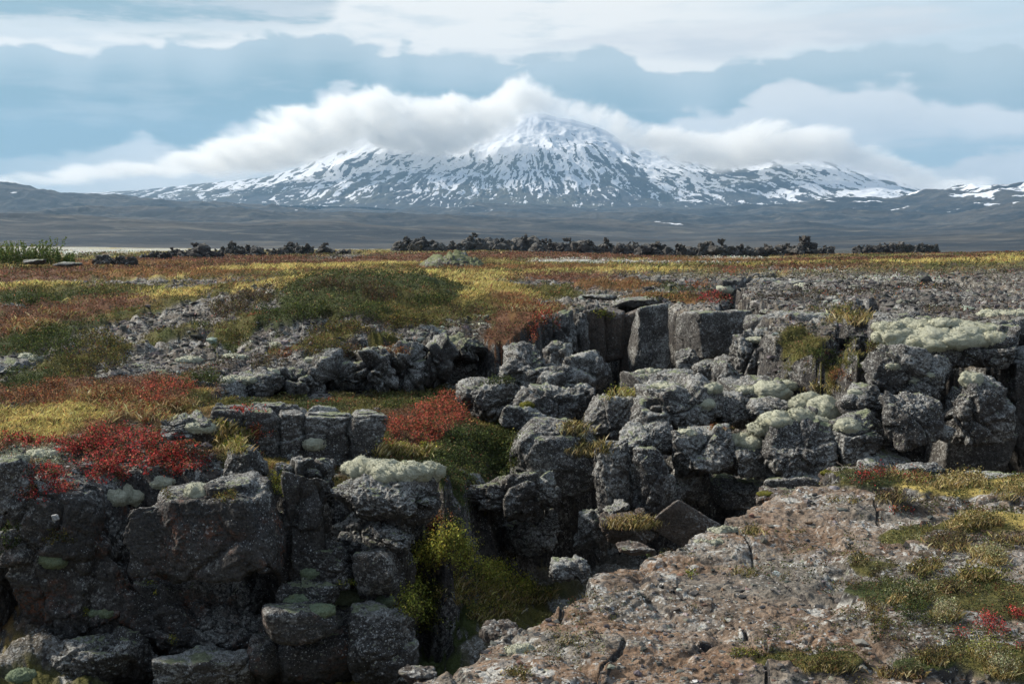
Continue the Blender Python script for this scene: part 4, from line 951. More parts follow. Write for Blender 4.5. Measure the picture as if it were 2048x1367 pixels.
RED = [((.44,.055,.050),4),((.24,.035,.035),3),((.46,.14,.10),2.5),((.09,.035,.025),3),((.07,.075,.03),3),((.26,.14,.06),1)]
CORAL = [((.42,.11,.07),5),((.30,.07,.045),3),((.26,.14,.06),1.5),((.11,.05,.03),2),((.09,.10,.03),2)]
RUST = [((.26,.09,.045),4),((.20,.11,.05),3),((.12,.06,.035),3),((.34,.20,.10),2),((.10,.09,.03),1)]
GREEN = [((.045,.065,.020),5),((.075,.095,.028),3),((.13,.13,.035),1),((.025,.035,.014),2)]
OLIVE = [((.11,.105,.030),4),((.060,.065,.022),4),((.19,.15,.045),2),((.035,.030,.018),2),((.14,.06,.03),.8)]
YGREEN = [((.24,.25,.045),4),((.14,.17,.035),3),((.34,.30,.05),2),((.07,.09,.02),2)]
HEATH = [((.065,.055,.030),4),((.090,.065,.038),3),((.12,.11,.04),2),((.13,.055,.035),1.2),((.03,.03,.018),2)]
STRAW = [((.42,.34,.16),4),((.33,.25,.10),3),((.24,.20,.07),2),((.52,.45,.27),1.5)]
PALEG = [((.34,.33,.20),3),((.24,.24,.13),3),((.14,.14,.06),2),((.40,.36,.22),1)]

def shrub(els, pal, hgt, label, n=None, leaf=2.4, cat='shrub', name='shrub', group=None, grass=0., stems=True, tight=.5, back=.0, parts=True):
    """low plant: rooted points over an area, sprigs of leaves on each; hgt in metres"""
    rs = np.random.RandomState(abs(hash(label)) % 2**31 if False else sum(ord(c) * (i + 1) for i, c in enumerate(label)) % 99991)
    area = sum(e[2] * e[3] for e in els) * math.pi / 4
    n = n or int(area * 1.15 / (leaf / 2.4) ** 2 * 3.4)
    ns = max(6, n // 11)
    px, py, r = in_ellipses(els, ns, rs)
    Bp = hits(px, py); dmed = np.median(Bp[:, 1]); cl_ = fbm(Bp, 2.6 / max(hgt, .08) * .35, 3, .6, off=len(label) * 1.3); ok = (np.abs(Bp[:, 1] - dmed) < max(1.2, .22 * dmed)) & (cl_ > -.2 + .4 * (r > .7)) ; Bp = Bp[ok]; r = r[ok]; ns = len(Bp)
    mpp = Bp[:, 1] / FPX
    H = hgt * np.sqrt(np.clip(1.15 - r ** 2, .1, 1)) * rs.uniform(.45, 1.15, ns)
    tip = Bp + np.stack([rs.normal(0, .25, ns) * hgt, rs.normal(0, .25, ns) * hgt + back, H], 1)
    k = 11; T = np.repeat(tip, k, 0); Bq = np.repeat(Bp, k, 0); u = rs.uniform(.15, 1, (ns * k, 1)) ** .7
    sp = np.repeat(mpp * 4.5, k)[:, None] * (leaf / 2.4)
    P = Bq + (T - Bq) * u + rs.normal(size=(ns * k, 3)) * sp * .8
    col = np.repeat(pick(pal, ns, rs), k, 0); other = pick(pal, ns * k, rs); sw = rs.rand(ns * k, 1) < .3
    col = jit(np.where(sw, other, col), ns * k, .3, rs)
    size = np.repeat(mpp, k) * leaf * rs.uniform(.6, 1.3, ns * k)
    V, F, C = cards(P, size, col, rs=rs)
    if grass > 0:
        ng = int(ns * 12 * min(grass, 1.)); q = rs.randint(0, ns, ng); Pg = Bp[q] + rs.normal(size=(ng, 3)) * (mpp[q] * 7)[:, None] * (1, 1, .2)
        V2, F2, C2 = blades(Pg, np.minimum(hgt * .75, mpp[q] * 15) * rs.uniform(.4, 1.3, ng), mpp[q] * .30, jit(pick(STRAW, ng, rs), ng, .25, rs), rs=rs)
        F = np.concatenate([F, F2 + len(V)]); V = np.concatenate([V, V2]); C = np.concatenate([C, C2])
    c = np.median(Bp, 0)
    if not parts:
        o = mesh_obj(name, V - c, F, LEAF, {'Col': C}, smooth=False); o.location = c
        return tag(o, label, cat, group)
    root = bpy.data.objects.new(name, None); COL.objects.link(root); root.location = c; root.empty_display_size = .1
    tag(root, label, cat, group)
    mesh_obj('foliage', V - c, F, LEAF, {'Col': C}, smooth=False, parent=root)
    if stems:
        m2 = ns; s = np.cross(tip - Bp, [0, 1, 0]); s /= np.linalg.norm(s, axis=1)[:, None] + 1e-9; wd = (mpp * .45)[:, None]
        tq = Bp + (tip - Bp) * .9
        b0, b1, t0 = Bp - s * wd, Bp + s * wd, tq
        e_ = Bp + np.array([0, 1, 0]) * wd * 1.6
        Vs = np.stack([b0, b1, e_, t0], 1).reshape(-1, 3); base = np.arange(m2)[:, None] * 4
        Fs = np.concatenate([base + [0, 1, 3], base + [1, 2, 3], base + [2, 0, 3]])
        mesh_obj('stem', Vs - c, Fs, STEM, smooth=False, parent=root)
    return root
m, N = new_mat('twig'); P_ = N.new('ShaderNodeNewGeometry').outputs['Position']
STEM = finish(m, N, N.mix(N.noise(P_, 30, 3), (.06, .045, .035), (.16, .13, .11)), .9)

# --- moss cushions -----------------------------------------------------------
def cushion(els, label, mat=None, name='moss_cushion', cat='moss', group=None, thick=.5, lobes=None, out=.10):
    """swelling pad of moss: lobes resting on whatever stone lies beneath, merged in one skin"""
    sd = int(els[0][0] * 3 + els[0][1]); rs = np.random.RandomState(sd); Vs = []; Fs = []; nv = 0
    for (cx, cy, rx, ry) in els:
        nl = lobes or int(np.clip(rx / ry * 1.25, 1, 5)); small = rx < 22
        for i in range(nl):
            t = (i + .5) / nl * 2 - 1; lw = rx * 2 / nl * rs.uniform(1.5, 1.9) if nl > 1 else rx * 2
            lx = cx + t * max(rx - lw * .45, 0) + rs.uniform(-.1, .1) * rx; ly = cy + rs.uniform(-.28, .28) * ry * (1 - .6 * t * t)
            lh = ry * rs.uniform(1.6, 2.0) * math.sqrt(max(.35, 1 - .55 * t * t))
            p0 = hits(np.array([lx - lw * .2, lx, lx + lw * .2]), np.array([ly + lh * .1, ly, ly + lh * .1])); d = np.median(p0[:, 1]); mp = d / FPX
            U, F = icosphere(3 if small else 4)
            S = np.array([lw, lw * .8, lh * 1.0]) * mp / 2
            V = U * S
            nrm = U
            Q = V + at(lx, ly, d)
            s = float(min(lw, lh)) * mp
            F1, F2, _ = worley(Q + .1 * s * np.stack([noise(Q, 4 / s), noise(Q, 4 / s, 5), noise(Q, 4 / s, 9)], 1), 2.6 / s)
            dsp = s * (.08 * (.6 - F1) + .14 * fbm(Q, 1.6 / s, 3)) + .006 * fbm(Q, 40, 3, .7) + .012 * noise(Q, 14)
            V = V + nrm * dsp[:, None] + at(lx, ly, d + S[1] * .42)
            Vs.append(V); Fs.append(F + nv); nv += len(V)
    V = np.concatenate(Vs); c = V.mean(0); Ft = np.concatenate(Fs); mpp = V[0, 1] / FPX
    nf = int(sum(e[2] * e[3] for e in els) * 1.6); k = rs.randint(0, len(V), nf); U_ = np.concatenate([icosphere(3 if els[0][2] < 22 else 4)[0]] * (len(V) // len(icosphere(3 if els[0][2] < 22 else 4)[0]) + 1))[:len(V)] if len({e[2] < 22 for e in els}) == 1 else np.tile((0, -.6, .8), (len(V), 1))
    bp = V[k]; tip = bp + (U_[k] + rs.normal(0, .55, (nf, 3))) * mpp * rs.uniform(1., 2.6, (nf, 1)); sd_ = rs.normal(size=(nf, 3)) * mpp * .8
    Vf = np.stack([bp - sd_, bp + sd_, tip], 1).reshape(-1, 3); Ft = np.concatenate([Ft, np.arange(3 * nf).reshape(-1, 3) + len(V)]); V = np.concatenate([V, Vf])
    o = mesh_obj(name, V - c, Ft, mat or MOSS); o.location = c
    return tag(o, label, cat, group)

C_ = cushion
C_([(235,992,66,24)],'pale woolly moss cushion on the cliff edge below the crimson shrubs')
C_([(322,964,26,14)],'small pale moss lobe just right of the cushion below the crimson shrubs')
C_([(394,984,30,20)],'pale moss cushion on the cliff edge above the orange flecked face')
C_([(735,940,66,24),(800,946,60,24),(865,946,28,26),(765,942,60,24),(832,944,40,22)],'long pale moss pad capping the jutting block of the left cliff')
C_([(630,888,26,15)],'small round moss cushion on the front of the fluted slab')
C_([(85,908,38,14),(40,918,24,10)],'pale moss on the cliff top at the left end beside the crimson shrubs')
C_([(107,1116,28,22)],'moss cushion on the cliff face at the far left under a green tuft',MOSS_G)
C_([(205,1224,38,11)],'low moss patch on the shadowed lower left cliff',MOSS_G)
C_([(692,1187,45,22)],'plump green moss cushion low in the left cliff',MOSS_G)
C_([(600,1198,30,14),(640,1222,34,16)],'trailing dark moss left of the plump green cushion',MOSS_G)
C_([(772,1200,20,13)],'small moss knob right of the plump green cushion',MOSS_G)
C_([(626,1147,24,14)],'dim moss patch above the trailing dark moss',MOSS_G)
C_([(40,1350,34,20)],'dim moss pad in the lower left corner',MOSS_G)
C_([(1487,884,47,21)],'flat oval moss cushion overhanging a dark boulder',lobes=3)
C_([(1525,858,36,18),(1562,842,48,22),(1598,836,30,20),(1545,850,34,20)],'long sausage shaped moss cushion right of the oval one')
C_([(1612,800,34,20),(1650,822,36,28),(1630,848,38,24),(1635,825,40,26)],'spreading moss cushion hanging from the gully mouth')
C_([(1698,851,28,15)],'small isolated moss cushion left of the right hand cliff',lobes=2)
C_([(1500,780,34,12),(1545,782,40,20),(1572,772,26,14)],'grey moss draped below the knobbly boulder')
C_([(1424,778,22,13)],'small moss cushion left of the small knobbly boulder',lobes=2)
C_([(1330,774,32,9)],'pale moss cap on the big split boulder',lobes=3)
C_([(1408,808,20,13)],'moss tuft on the right shoulder of the big split boulder',lobes=2)
C_([(1372,866,26,9)],'pale moss patch above the rounded dark boulder')
C_([(1298,743,28,7)],'thin moss patch at the foot of the tall pale column')
C_([(1512,679,24,8)],'pale moss crown of the knobbly boulder',lobes=2)
C_([(1790,672,52,20),(1860,672,60,26),(1930,668,50,22),(1985,676,34,18),(1850,690,60,22),(1780,655,46,14),(1880,652,80,14),(1820,680,70,24),(1920,682,70,22),(1965,660,50,18),(1840,655,70,16)],'the largest pale moss blanket, spread over the right hand cliff top')
C_([(1990,630,52,11),(2040,628,30,12)],'second pale moss sheet behind the large blanket at the right edge')
C_([(1943,758,24,17)],'round moss dab on the shoulder of the bulging cliff rock',lobes=2)
C_([(1862,751,11,6)],'tiny moss dab left of the round dab on the cliff',lobes=1)
C_([(1832,761,15,7)],'small moss smear on the sloping cliff rock',lobes=2)
C_([(1785,731,18,8)],'moss dab high on the sloping cliff rock near the blanket',lobes=2)
C_([(1711,785,16,7)],'small pale moss dab on the boulder beside the gully',lobes=2)
C_([(1602,742,12,6)],'pale moss dot on the flat lichened boulder',lobes=1)
C_([(1448,578,20,12)],'moss over the rounded rim rock by the far crack',lobes=2)
C_([(1608,572,20,6)],'pale moss beside the upright block near the far crack',lobes=2)
C_([(1450,1061,40,9)],'low greenish moss cushion on the near ledge rim')
C_([(1418,1084,34,8)],'grey moss strip just below the greenish cushion on the near ledge')
C_([(1042,1300,36,12)],'grey moss ripple near the lower tip of the near ledge')
C_([(1054,812,16,10)],'small yellow green moss tuft in the central boulder pile',moss_material('yellow moss',(.20,.19,.04),(.07,.07,.02)),lobes=2)
C_([(1533,988,20,5)],'bright yellow green moss dab on the square tip of the near ledge',bpy.data.materials['yellow moss'],lobes=2)
C_([(1655,946,16,6)],'green cap on the upright rim block',bpy.data.materials['yellow moss'],lobes=1)
for i, (x, y, rx, ry, lab) in enumerate([(470,715,30,9,'grey moss hummock right of the gravel patch'),(560,690,34,8,'grey moss hummock on the middle slope above the heather'),(640,722,40,9,'grey moss hummock near the rim of the middle step'),(560,745,40,10,'grey moss hummock low on the middle step'),(760,700,36,8,'grey moss hummock on the rim left of the overhang'),(380,720,34,9,'grey moss hummock at the lower right of the gravel patch'),(60,715,34,10,'grey moss hummock among dark bushes at the left edge'),(480,760,40,10,'grey moss hummock above the red bush at the left'),(400,855,40,12,'grey moss over the lichened hump beside the slab'),(960,650,26,5,'pale moss line above the dark overhang')]):
    C_([(x, y, rx, ry)], lab)
print('moss', time.time() - T0)

# --- shrubs ------------------------------------------------------------------
S_ = shrub
S_([(240,880,90,26),(330,900,70,28),(180,905,70,26),(270,925,90,26),(210,950,60,16)],RED,.13,'large crimson shrub patch draped over the top of the left cliff',leaf=3.0)
S_([(90,888,95,11),(30,882,60,8)],RED,.09,'thin crimson strip along the grass at the left edge',leaf=2.8)
S_([(85,950,50,18),(120,980,34,10),(60,985,30,14)],RED,.10,'crimson shrub hanging over the cliff at the lower left of the large patch',leaf=3.0)
S_([(385,925,44,18),(350,945,40,10)],RED,.10,'crimson shrub reaching toward the small square block',leaf=3.0)
S_([(60,1000,26,10)],RED,.07,'tiny crimson sprigs low on the leftmost cliff',leaf=2.6)
S_([(335,780,62,22),(300,800,50,12)],CORAL,.20,'red bush in front of the middle rock step at the left',leaf=2.6)
S_([(230,805,70,26),(190,790,50,14)],RUST,.22,'rust and straw coloured bush left of the red bush',leaf=2.6,grass=.5)
S_([(60,800,80,22),(120,780,50,14)],RUST,.18,'brownish red low shrubs above the straw grass at the left edge',leaf=2.6)
S_([(280,835,70,16),(350,815,40,12)],RUST,.16,'dry rust brown shrubs between red bush and crimson patch',leaf=2.6,grass=.4)
S_([(905,825,52,38),(870,845,55,32)],CORAL,.24,'tall coral red bush against the central boulder pile',leaf=2.8)
S_([(805,865,50,34),(850,875,50,20)],CORAL,.16,'coral pink low bush left of the tall coral bush',leaf=2.8)
S_([(790,815,50,12),(850,800,40,10)],GREEN,.14,'green bush strip behind the coral bushes',leaf=2.6)
S_([(940,890,80,30),(990,880,50,24),(900,920,50,26),(970,935,60,26),(1010,920,30,40),(900,960,60,30)],GREEN,.12,'dark green leafy carpet hanging below the coral bushes',leaf=2.8,n=22000)
S_([(650,808,44,6)],CORAL,.07,'coral tuft on top of the fluted slab',leaf=2.4)
S_([(490,825,44,7)],RED,.07,'reddish low sprigs on the left half of the fluted slab',leaf=2.4)
S_([(465,880,40,32),(440,860,26,14)],YGREEN,.10,'yellowing grass tuft growing over the left end of the slab',leaf=2.6,grass=.6)
S_([(515,868,30,16)],CORAL,.07,'small rusty tuft right of the yellowing grass tuft',leaf=2.4)
S_([(820,905,70,12),(770,898,34,7)],YGREEN,.12,'yellow green grass tufts behind the long moss pad',leaf=2.6,grass=1.5)
S_([(560,970,22,26)],YGREEN,.08,'green and yellow tuft in the gap right of the square block',leaf=2.6)
S_([(448,995,34,12),(330,990,20,8)],OLIVE,.08,'brown green tuft on the edge above the orange flecked face',leaf=2.6)
S_([(895,1105,50,26),(920,1135,44,22),(870,1140,44,22)],[((.34,.34,.07),4),((.22,.24,.05),3),((.5,.42,.08),1)],.34,'bright yellow green bush low in the fissure',leaf=3.2,n=16000)
S_([(872,1060,34,24)],RUST,.18,'reddish bush above the bright yellow green bush in the fissure',leaf=2.8)
S_([(955,1185,80,40),(1040,1195,60,22),(985,1235,60,20)],[((.22,.21,.05),4),((.13,.14,.04),3),((.32,.26,.08),1.5),((.06,.06,.03),1)],.22,'olive undergrowth sloping down the fissure floor',leaf=3.0,grass=.3)
S_([(850,1200,46,34),(855,1255,44,26)],YGREEN[1:]+GREEN,.16,'dim green foliage below the bright yellow green bush',leaf=3.0)
S_([(930,1050,34,20)],GREEN,.10,'dark green sprigs under the overhanging ledge',leaf=2.8)
S_([(30,1085,44,36)],GREEN,.12,'dark green foliage on the shadowed cliff at the left edge',leaf=3.0)
S_([(110,1078,38,13)],OLIVE,.09,'olive tuft on top of the moss cushion at the far left cliff',leaf=2.8)
S_([(300,1178,15,14)],YGREEN,.04,'small yellow green sprig under the orange flecked face',leaf=2.6,stems=False)
S_([(345,1280,14,7)],YGREEN,.04,'tiny yellow flowered sprig low on the left cliff',leaf=2.6,stems=False)
S_([(166,1221,9,7)],YGREEN,.03,'tiny yellow sprig beside the low moss patch',leaf=2.4,stems=False)
S_([(700,1168,26,6)],YGREEN,.04,'yellow green sprigs on the plump green moss cushion',leaf=2.4,stems=False)
S_([(715,880,12,8)],YGREEN,.04,'tiny yellow sprig on the front of the fluted slab',leaf=2.4,stems=False)
S_([(985,1165,50,24),(1030,1190,44,18)],[((.36,.36,.07),4),((.24,.26,.05),3),((.42,.34,.08),1)],.26,'yellow green bush spreading right over the fissure floor',leaf=3.0,n=9000)
S_([(835,1215,40,40)],[((.30,.31,.06),4),((.16,.19,.04),3)],.26,'yellow green foliage against the right foot of the left cliff',leaf=3.0,n=8000)
# middle slope
for e, pal, h, lab, g in (
 ([(110,690,60,34),(60,700,40,20)],GREEN,.30,'dark green bush left of the gravel patch, nearest the left edge',0),
 ([(190,700,50,44),(150,740,60,24)],OLIVE,.30,'large olive bush directly left of the gravel patch',0),
 ([(235,720,28,40)],OLIVE,.25,'brownish bush touching the lower left of the gravel patch',0),
 ([(40,760,50,16)],GREEN,.2,'low green bush beneath grey rocks at the left edge',0),
 ([(60,655,60,16),(110,630,50,10)],RUST,.2,'reddish heath clump left of the gravel patch',.3),
 ([(60,605,70,9)],GREEN,.25,'dark flat bush on the far left of the grass',0),
 ([(200,590,60,8)],OLIVE,.25,'olive heath clump in the far grass at the left',0),
 ([(700,583,80,14),(640,580,40,10)],HEATH,.35,'dark heather crest on top of the grassy mound',0),
 ([(760,598,60,12)],HEATH,.3,'dark heather clump right of the mound crest',0),
 ([(500,605,60,18),(450,625,40,14)],HEATH,.3,'dark heather bank on the left flank of the mound',0),
 ([(530,640,40,20)],GREEN,.25,'green bush below the left heather bank',0),
 ([(620,630,70,18)],GREEN,.25,'broad green bush in the middle of the mound face',0),
 ([(740,630,60,14)],GREEN,.22,'green bush right of centre on the mound face',0),
 ([(860,610,60,12)],GREEN,.22,'green bush on the right flank of the mound',0),
 ([(680,660,60,14)],OLIVE,.2,'olive clump under the broad green bush',0),
 ([(820,650,60,14)],OLIVE,.2,'olive clump low on the right flank of the mound',0),
 ([(930,625,50,10)],HEATH,.2,'brown heather strip above the overhang',0),
 ([(470,680,30,14)],OLIVE,.2,'olive tuft right of the gravel patch',0),
 ([(460,700,40,9)],GREEN,.16,'small green tuft below the olive tuft right of the gravel',0),
 ([(640,702,60,18)],OLIVE,.22,'olive bush above the middle rock step',0),
 ([(540,730,50,12)],HEATH,.18,'heather clump on the left part of the middle rock step',0),
 ([(700,712,50,12)],HEATH,.18,'heather clump on the right part of the middle rock step',0),
 ([(790,705,40,9)],RUST,.15,'rusty sprigs on the rim left of the overhang',0),
 ([(570,712,40,7)],RUST,.15,'rusty sprigs above the middle rock step',0),
 ([(415,765,40,16)],GREEN,.2,'green bush left of the middle rock step',0),
 ([(395,660,28,8)],GREEN,.2,'dark tuft on the small mossy rock',0),
 ([(1085,640,30,26),(1075,675,22,22)],CORAL,.2,'red heath spilling over the rim left of the back recess',0),
 ([(1060,618,50,14)],RUST,.2,'orange brown heath on the rim above the back recess',.3),
 ([(1430,598,36,10)],RED,.2,'dark red heath clump at the near side of the far crack',0),
 ([(1345,597,60,8)],OLIVE,.16,'olive heath strip behind the stone columns',0),
 ([(1400,575,34,7)],RUST,.2,'rusty clump on the plateau beside the far crack',0),
 ([(1470,548,26,5)],CORAL,.25,'small red clump beyond the far crack',0),
 ([(1205,630,22,8)],YGREEN,.1,'yellow green moss grass at the left head of the columns',0),
 ([(1640,713,56,14)],GREEN,.16,'green bush at the head of the gully in the boulder pile',0),
 ([(1675,733,48,10)],GREEN,.14,'second green bush lower in the gully',0),
 ([(1660,754,50,11)],RUST,.12,'pinkish brown shrub in the gully below the green bushes',0),
 ([(1650,778,40,11)],OLIVE,.12,'dry olive shrub at the gully mouth',.3),
 ([(1700,640,50,14)],OLIVE,.2,'olive grass patch behind the gully',.6),
 ([(1735,700,30,18)],OLIVE,.14,'olive tuft against the right hand cliff',0),
 ([(1250,790,40,8),(1225,800,20,6)],YGREEN,.14,'yellowish tuft at the bottom of the back recess',.3),
 ([(1180,900,50,16)],OLIVE,.12,'dry olive tuft behind the large rounded boulder',.5),
 ([(1268,1050,50,12)],STRAW[1:]+HEATH,.12,'dry brown tuft on the brownish rock in the fissure',.6),
 ([(1150,860,30,14)],OLIVE,.12,'olive tuft between dark boulders in the central pile',.3),
 ([(1000,768,40,6)],GREEN,.12,'green tuft behind the central boulder pile',0),
 ([(1650,828,16,6),(1440,857,30,4)],RUST,.05,'brown dry grass above the oval moss cushion',.5),
):
    S_(e, pal, h, lab, leaf=2.3, grass=g, cat='shrub')
S_([(1990,478,40,8),(2030,468,20,8),(1940,486,30,5)],OLIVE,.35,'olive shrubs on the green hillock at the right edge',leaf=2.2)
# near ledge
for e, pal, h, lab, g in (
 ([(1738,960,38,17)],HEATH+RED[:1],.10,'dark heather clump beside the upright rim block',0),
 ([(1830,962,34,12),(1790,955,20,9)],RED[1:]+OLIVE,.08,'reddish clump among grass on the near ledge rim',.3),
 ([(1925,968,60,14)],STRAW+OLIVE,.10,'straw grass clump at the back of the near ledge',1.5),
 ([(2015,985,44,16)],GREEN+STRAW,.10,'dark tuft with straw tips at the right edge of the near ledge',1.),
 ([(1786,1002,36,11)],HEATH,.07,'greyish brown heather cushion on the near ledge',.2),
 ([(1800,1022,30,5)],RED+OLIVE,.03,'low red sprigs below the greyish heather cushion',0),
 ([(1955,1050,56,14)],OLIVE+STRAW,.08,'olive clump with straw tips at the right of the near ledge',.8),
 ([(1900,1090,50,20)],HEATH,.08,'wide dark heather clump at the right of the near ledge',.3),
 ([(2020,1085,34,13)],HEATH,.08,'dark clump touching the right edge of the picture',.4),
 ([(1980,1118,50,15)],PALEG,.07,'pale tufted cushion below the wide heather clump',1.),
 ([(1850,1140,44,14)],OLIVE,.06,'low olive clump left of the pale tufted cushion',.3),
 ([(1960,1155,50,12)],OLIVE+YGREEN[:1],.06,'yellow green clump under the pale tufted cushion',.5),
 ([(1828,1200,50,22)],PALEG+GREEN,.10,'large green clump with silvery top on the near ledge',.5),
 ([(1830,1232,36,18)],GREEN,.08,'dark green lower half of the silvery topped clump',0),
 ([(1742,1218,22,10)],HEATH,.06,'small brown tuft left of the silvery topped clump',.2),
 ([(1758,1258,22,16)],OLIVE,.07,'small olive tuft below the brown one on the near ledge',0),
 ([(1975,1252,36,14),(2000,1268,24,9),(1925,1278,18,5)],RED[:3]+[((.10,.09,.06),3)],.06,'scarlet leaved shrub with bare grey twigs at the lower right',0),
 ([(2035,1235,16,10)],RED[:3],.05,'scarlet sprigs cut by the right edge',0),
 ([(2040,1300,12,7)],RED[:3],.03,'tiny scarlet sprig below the scarlet shrub',0),
 ([(1890,1230,34,16)],PALEG,.07,'pale tufts left of the scarlet shrub',.8),
 ([(1965,1310,50,18)],PALEG+YGREEN[:1],.08,'silvery grass cushion below the scarlet shrub',1.5),
 ([(2000,1345,46,14)],PALEG,.08,'pale grass cushion in the lower right corner',1.5),
 ([(1870,1320,44,14)],OLIVE+HEATH,.06,'dark olive clump left of the silvery grass cushion',.4),
 ([(1660,1340,50,14)],OLIVE,.06,'olive clump at the bottom edge of the near ledge',.3),
 ([(1800,1350,50,10)],HEATH,.05,'brown clump at the bottom edge left of the corner cushions',.3),
 ([(1720,1122,18,8)],OLIVE,.05,'tiny olive tuft in the middle of the near ledge',.2),
 ([(1485,1150,30,8)],OLIVE,.04,'flat olive tuft on the left half of the near ledge',.3),
 ([(1380,1150,10,7)],YGREEN,.03,'yellow green tuft on the rusty stone of the near ledge',0),
 ([(1510,1066,26,8)],OLIVE,.05,'olive tuft beside the rim moss cushion of the near ledge',.3),
 ([(1140,1282,26,8)],OLIVE,.03,'small olive tuft at the lower left of the near ledge',.2),
 ([(1040,1350,30,9)],OLIVE,.03,'flat olive tuft at the bottom left of the near ledge',.2),
 ([(1490,1310,50,6)],YGREEN+OLIVE,.02,'thin line of yellow green sprigs across the rusty rock',0),
 ([(1890,1180,30,9)],HEATH,.05,'small heather tuft right of the silvery topped clump',.2),
 ([(1690,1005,36,6)],OLIVE,.04,'thin olive tuft behind the ledge tip',.3),
):
    S_(e, pal, h, lab, leaf=2.6, grass=g, cat='heather' if pal is HEATH else 'tuft', name='tuft')
print('shrubs', time.time() - T0)
# willow thicket at the left
def willow(cx, base, w, h, label):
    rs = np.random.RandomState(abs(int(cx)) + 5); d = 88.; mp = d / FPX; ns = int(w * .9)
    b = at(cx + rs.uniform(-.4, .4, ns) * w, np.full(ns, base), d + rs.uniform(-1.5, 1.5, ns)); hh = h * mp * rs.uniform(.45, 1.1, ns)
    t = b + np.stack([rs.normal(0, .16, ns) * hh, rs.normal(0, .1, ns), hh], 1)
    k = 34; u = rs.uniform(.12, 1, (ns * k, 1)); P = np.repeat(b, k, 0) + (np.repeat(t, k, 0) - np.repeat(b, k, 0)) * u + rs.normal(0, .10, (ns * k, 3)) * (1.3 - u)
    V, F, C = cards(P, mp * 2.3 * rs.uniform(.6, 1.2, ns * k), jit(pick([((.12,.17,.045),4),((.07,.10,.03),4),((.20,.22,.06),2)], ns * k, rs), ns * k, .25, rs), aspect=2.2, rs=rs)
    root = bpy.data.objects.new('willow_bush', None); COL.objects.link(root); c = b.mean(0); root.location = c
    tag(root, label, 'bush', 'green willow bushes at the left edge of the plain')
    mesh_obj('foliage', V - c, F, LEAF, {'Col': C}, smooth=False, parent=root)
    wd = mp * .35; Vs = np.stack([b - (wd, 0, 0), b + (wd, 0, 0), b + (0, wd * 1.5, 0), t], 1).reshape(-1, 3); q = np.arange(ns)[:, None] * 4
    mesh_obj('stem', Vs - c, np.concatenate([q + [0, 1, 3], q + [1, 2, 3], q + [2, 0, 3]]), STEM, smooth=False, parent=root)
for a in ((5,526,50,42,'green willow bush cut by the left edge of the picture'),(38,528,44,44,'second green willow bush from the left edge'),(72,528,40,40,'third green willow bush from the left edge'),(102,528,40,50,'tallest green willow bush at the right of the thicket'),(132,530,40,24,'low green willow bush at the right end of the thicket'),(-60,528,70,46,'green willow bush just outside the left edge')):
    willow(*a)

# --- ground cover (beyond counting) --------------------------------------------
def field(n, r0, r1, a=.56):
    u = R.uniform(1 / r1, 1 / r0, n); r = 1 / u; t = R.uniform(-a, a, n); return r * np.sin(t), r * np.cos(t), r
x, y, r = field(230000, 9.5, 260.)
c, rk, dp = ground_c(x, y); P3 = np.stack([x, y, 0 * x], 1)
keep = (dp < .3) & (R.rand(len(x)) < np.clip(1.12 - rk * 1.1 + .25 * fbm(P3, 1.5, 3), .03, 1))
x, y, r, c, rk = x[keep], y[keep], r[keep], c[keep], rk[keep]; z = ground_h(x, y); B0 = np.stack([x, y, z], 1)
lum = c.sum(1); ygm = (c[:, 1] > .11) & (c[:, 0] / c[:, 2] > 2.3); 
c2 = jit(c * 1.12, len(c), .28); 
swap = R.rand(len(c)) < .22; c2[swap] = jit(pick(HEATH + GREEN + RUST[:2] + STRAW[1:3], swap.sum()), swap.sum(), .2)
mp = r / FPX; c2 = c2 * .87 + c2.mean(1)[:, None] * .13
# leafy clumps
q = ~ygm; k = 7; n = q.sum(); Hh = np.repeat(np.clip(mp[q] * 9, .03, .22), k)
P = np.repeat(B0[q], k, 0) + R.normal(size=(n * k, 3)) * np.repeat(mp[q] * 5, k)[:, None] * (1, 1, .0); P[:, 2] += Hh * R.uniform(.0, 1, n * k)
V, F, C = cards(P, np.repeat(mp[q], k) * 2.3 * R.uniform(.6, 1.3, n * k), jit(np.repeat(c2[q], k, 0), n * k, .25))
tag(mesh_obj('heath_vegetation', V, F, LEAF, {'Col': C}, smooth=False), kind='stuff')
q = ygm; k = 9; n = q.sum()
P = np.repeat(B0[q], k, 0) + R.normal(size=(n * k, 3)) * np.repeat(mp[q] * 6, k)[:, None] * (1, 1, 0)
V, F, C = blades(P, np.repeat(np.clip(mp[q] * 8, .05, .3), k) * R.uniform(.5, 1.2, n * k), np.repeat(mp[q] * .42, k), jit(np.repeat(c2[q] * 1.15, k, 0), n * k, .22))
tag(mesh_obj('grass', V, F, LEAF, {'Col': C}, smooth=False), kind='stuff')
print('cover', time.time() - T0)
# sparse plants and loose stones on the near ledge
x, y, r = field(42000, 3.3, 9.6, .5); c, rk, dp = ground_c(x, y)
P3 = np.stack([x, y, 0 * x], 1)
keep = (dp < .05) & ((R.rand(len(x)) < (1 - rk) * .9) | (R.rand(len(x)) < .30 * sstep(.15, .5, fbm(P3, 2.2, 4, .6, off=60.) + .5 * sstep(1.5, 3.5, x))))
x, y, r = x[keep], y[keep], r[keep]; z = ground_h(x, y); B0 = np.stack([x, y, z], 1); mp = r / FPX; k = 14; n = len(x)
cc = pick(HEATH + OLIVE + GREEN + PALEG[1:3], n)
P = np.repeat(B0, k, 0) + R.normal(size=(n * k, 3)) * np.repeat(mp * 5, k)[:, None] * (1, 1, 0); P[:, 2] += R.uniform(0, .035, n * k)
V, F, C = cards(P, np.repeat(mp, k) * 2.4 * R.uniform(.6, 1.3, n * k), jit(np.repeat(cc, k, 0), n * k, .3))
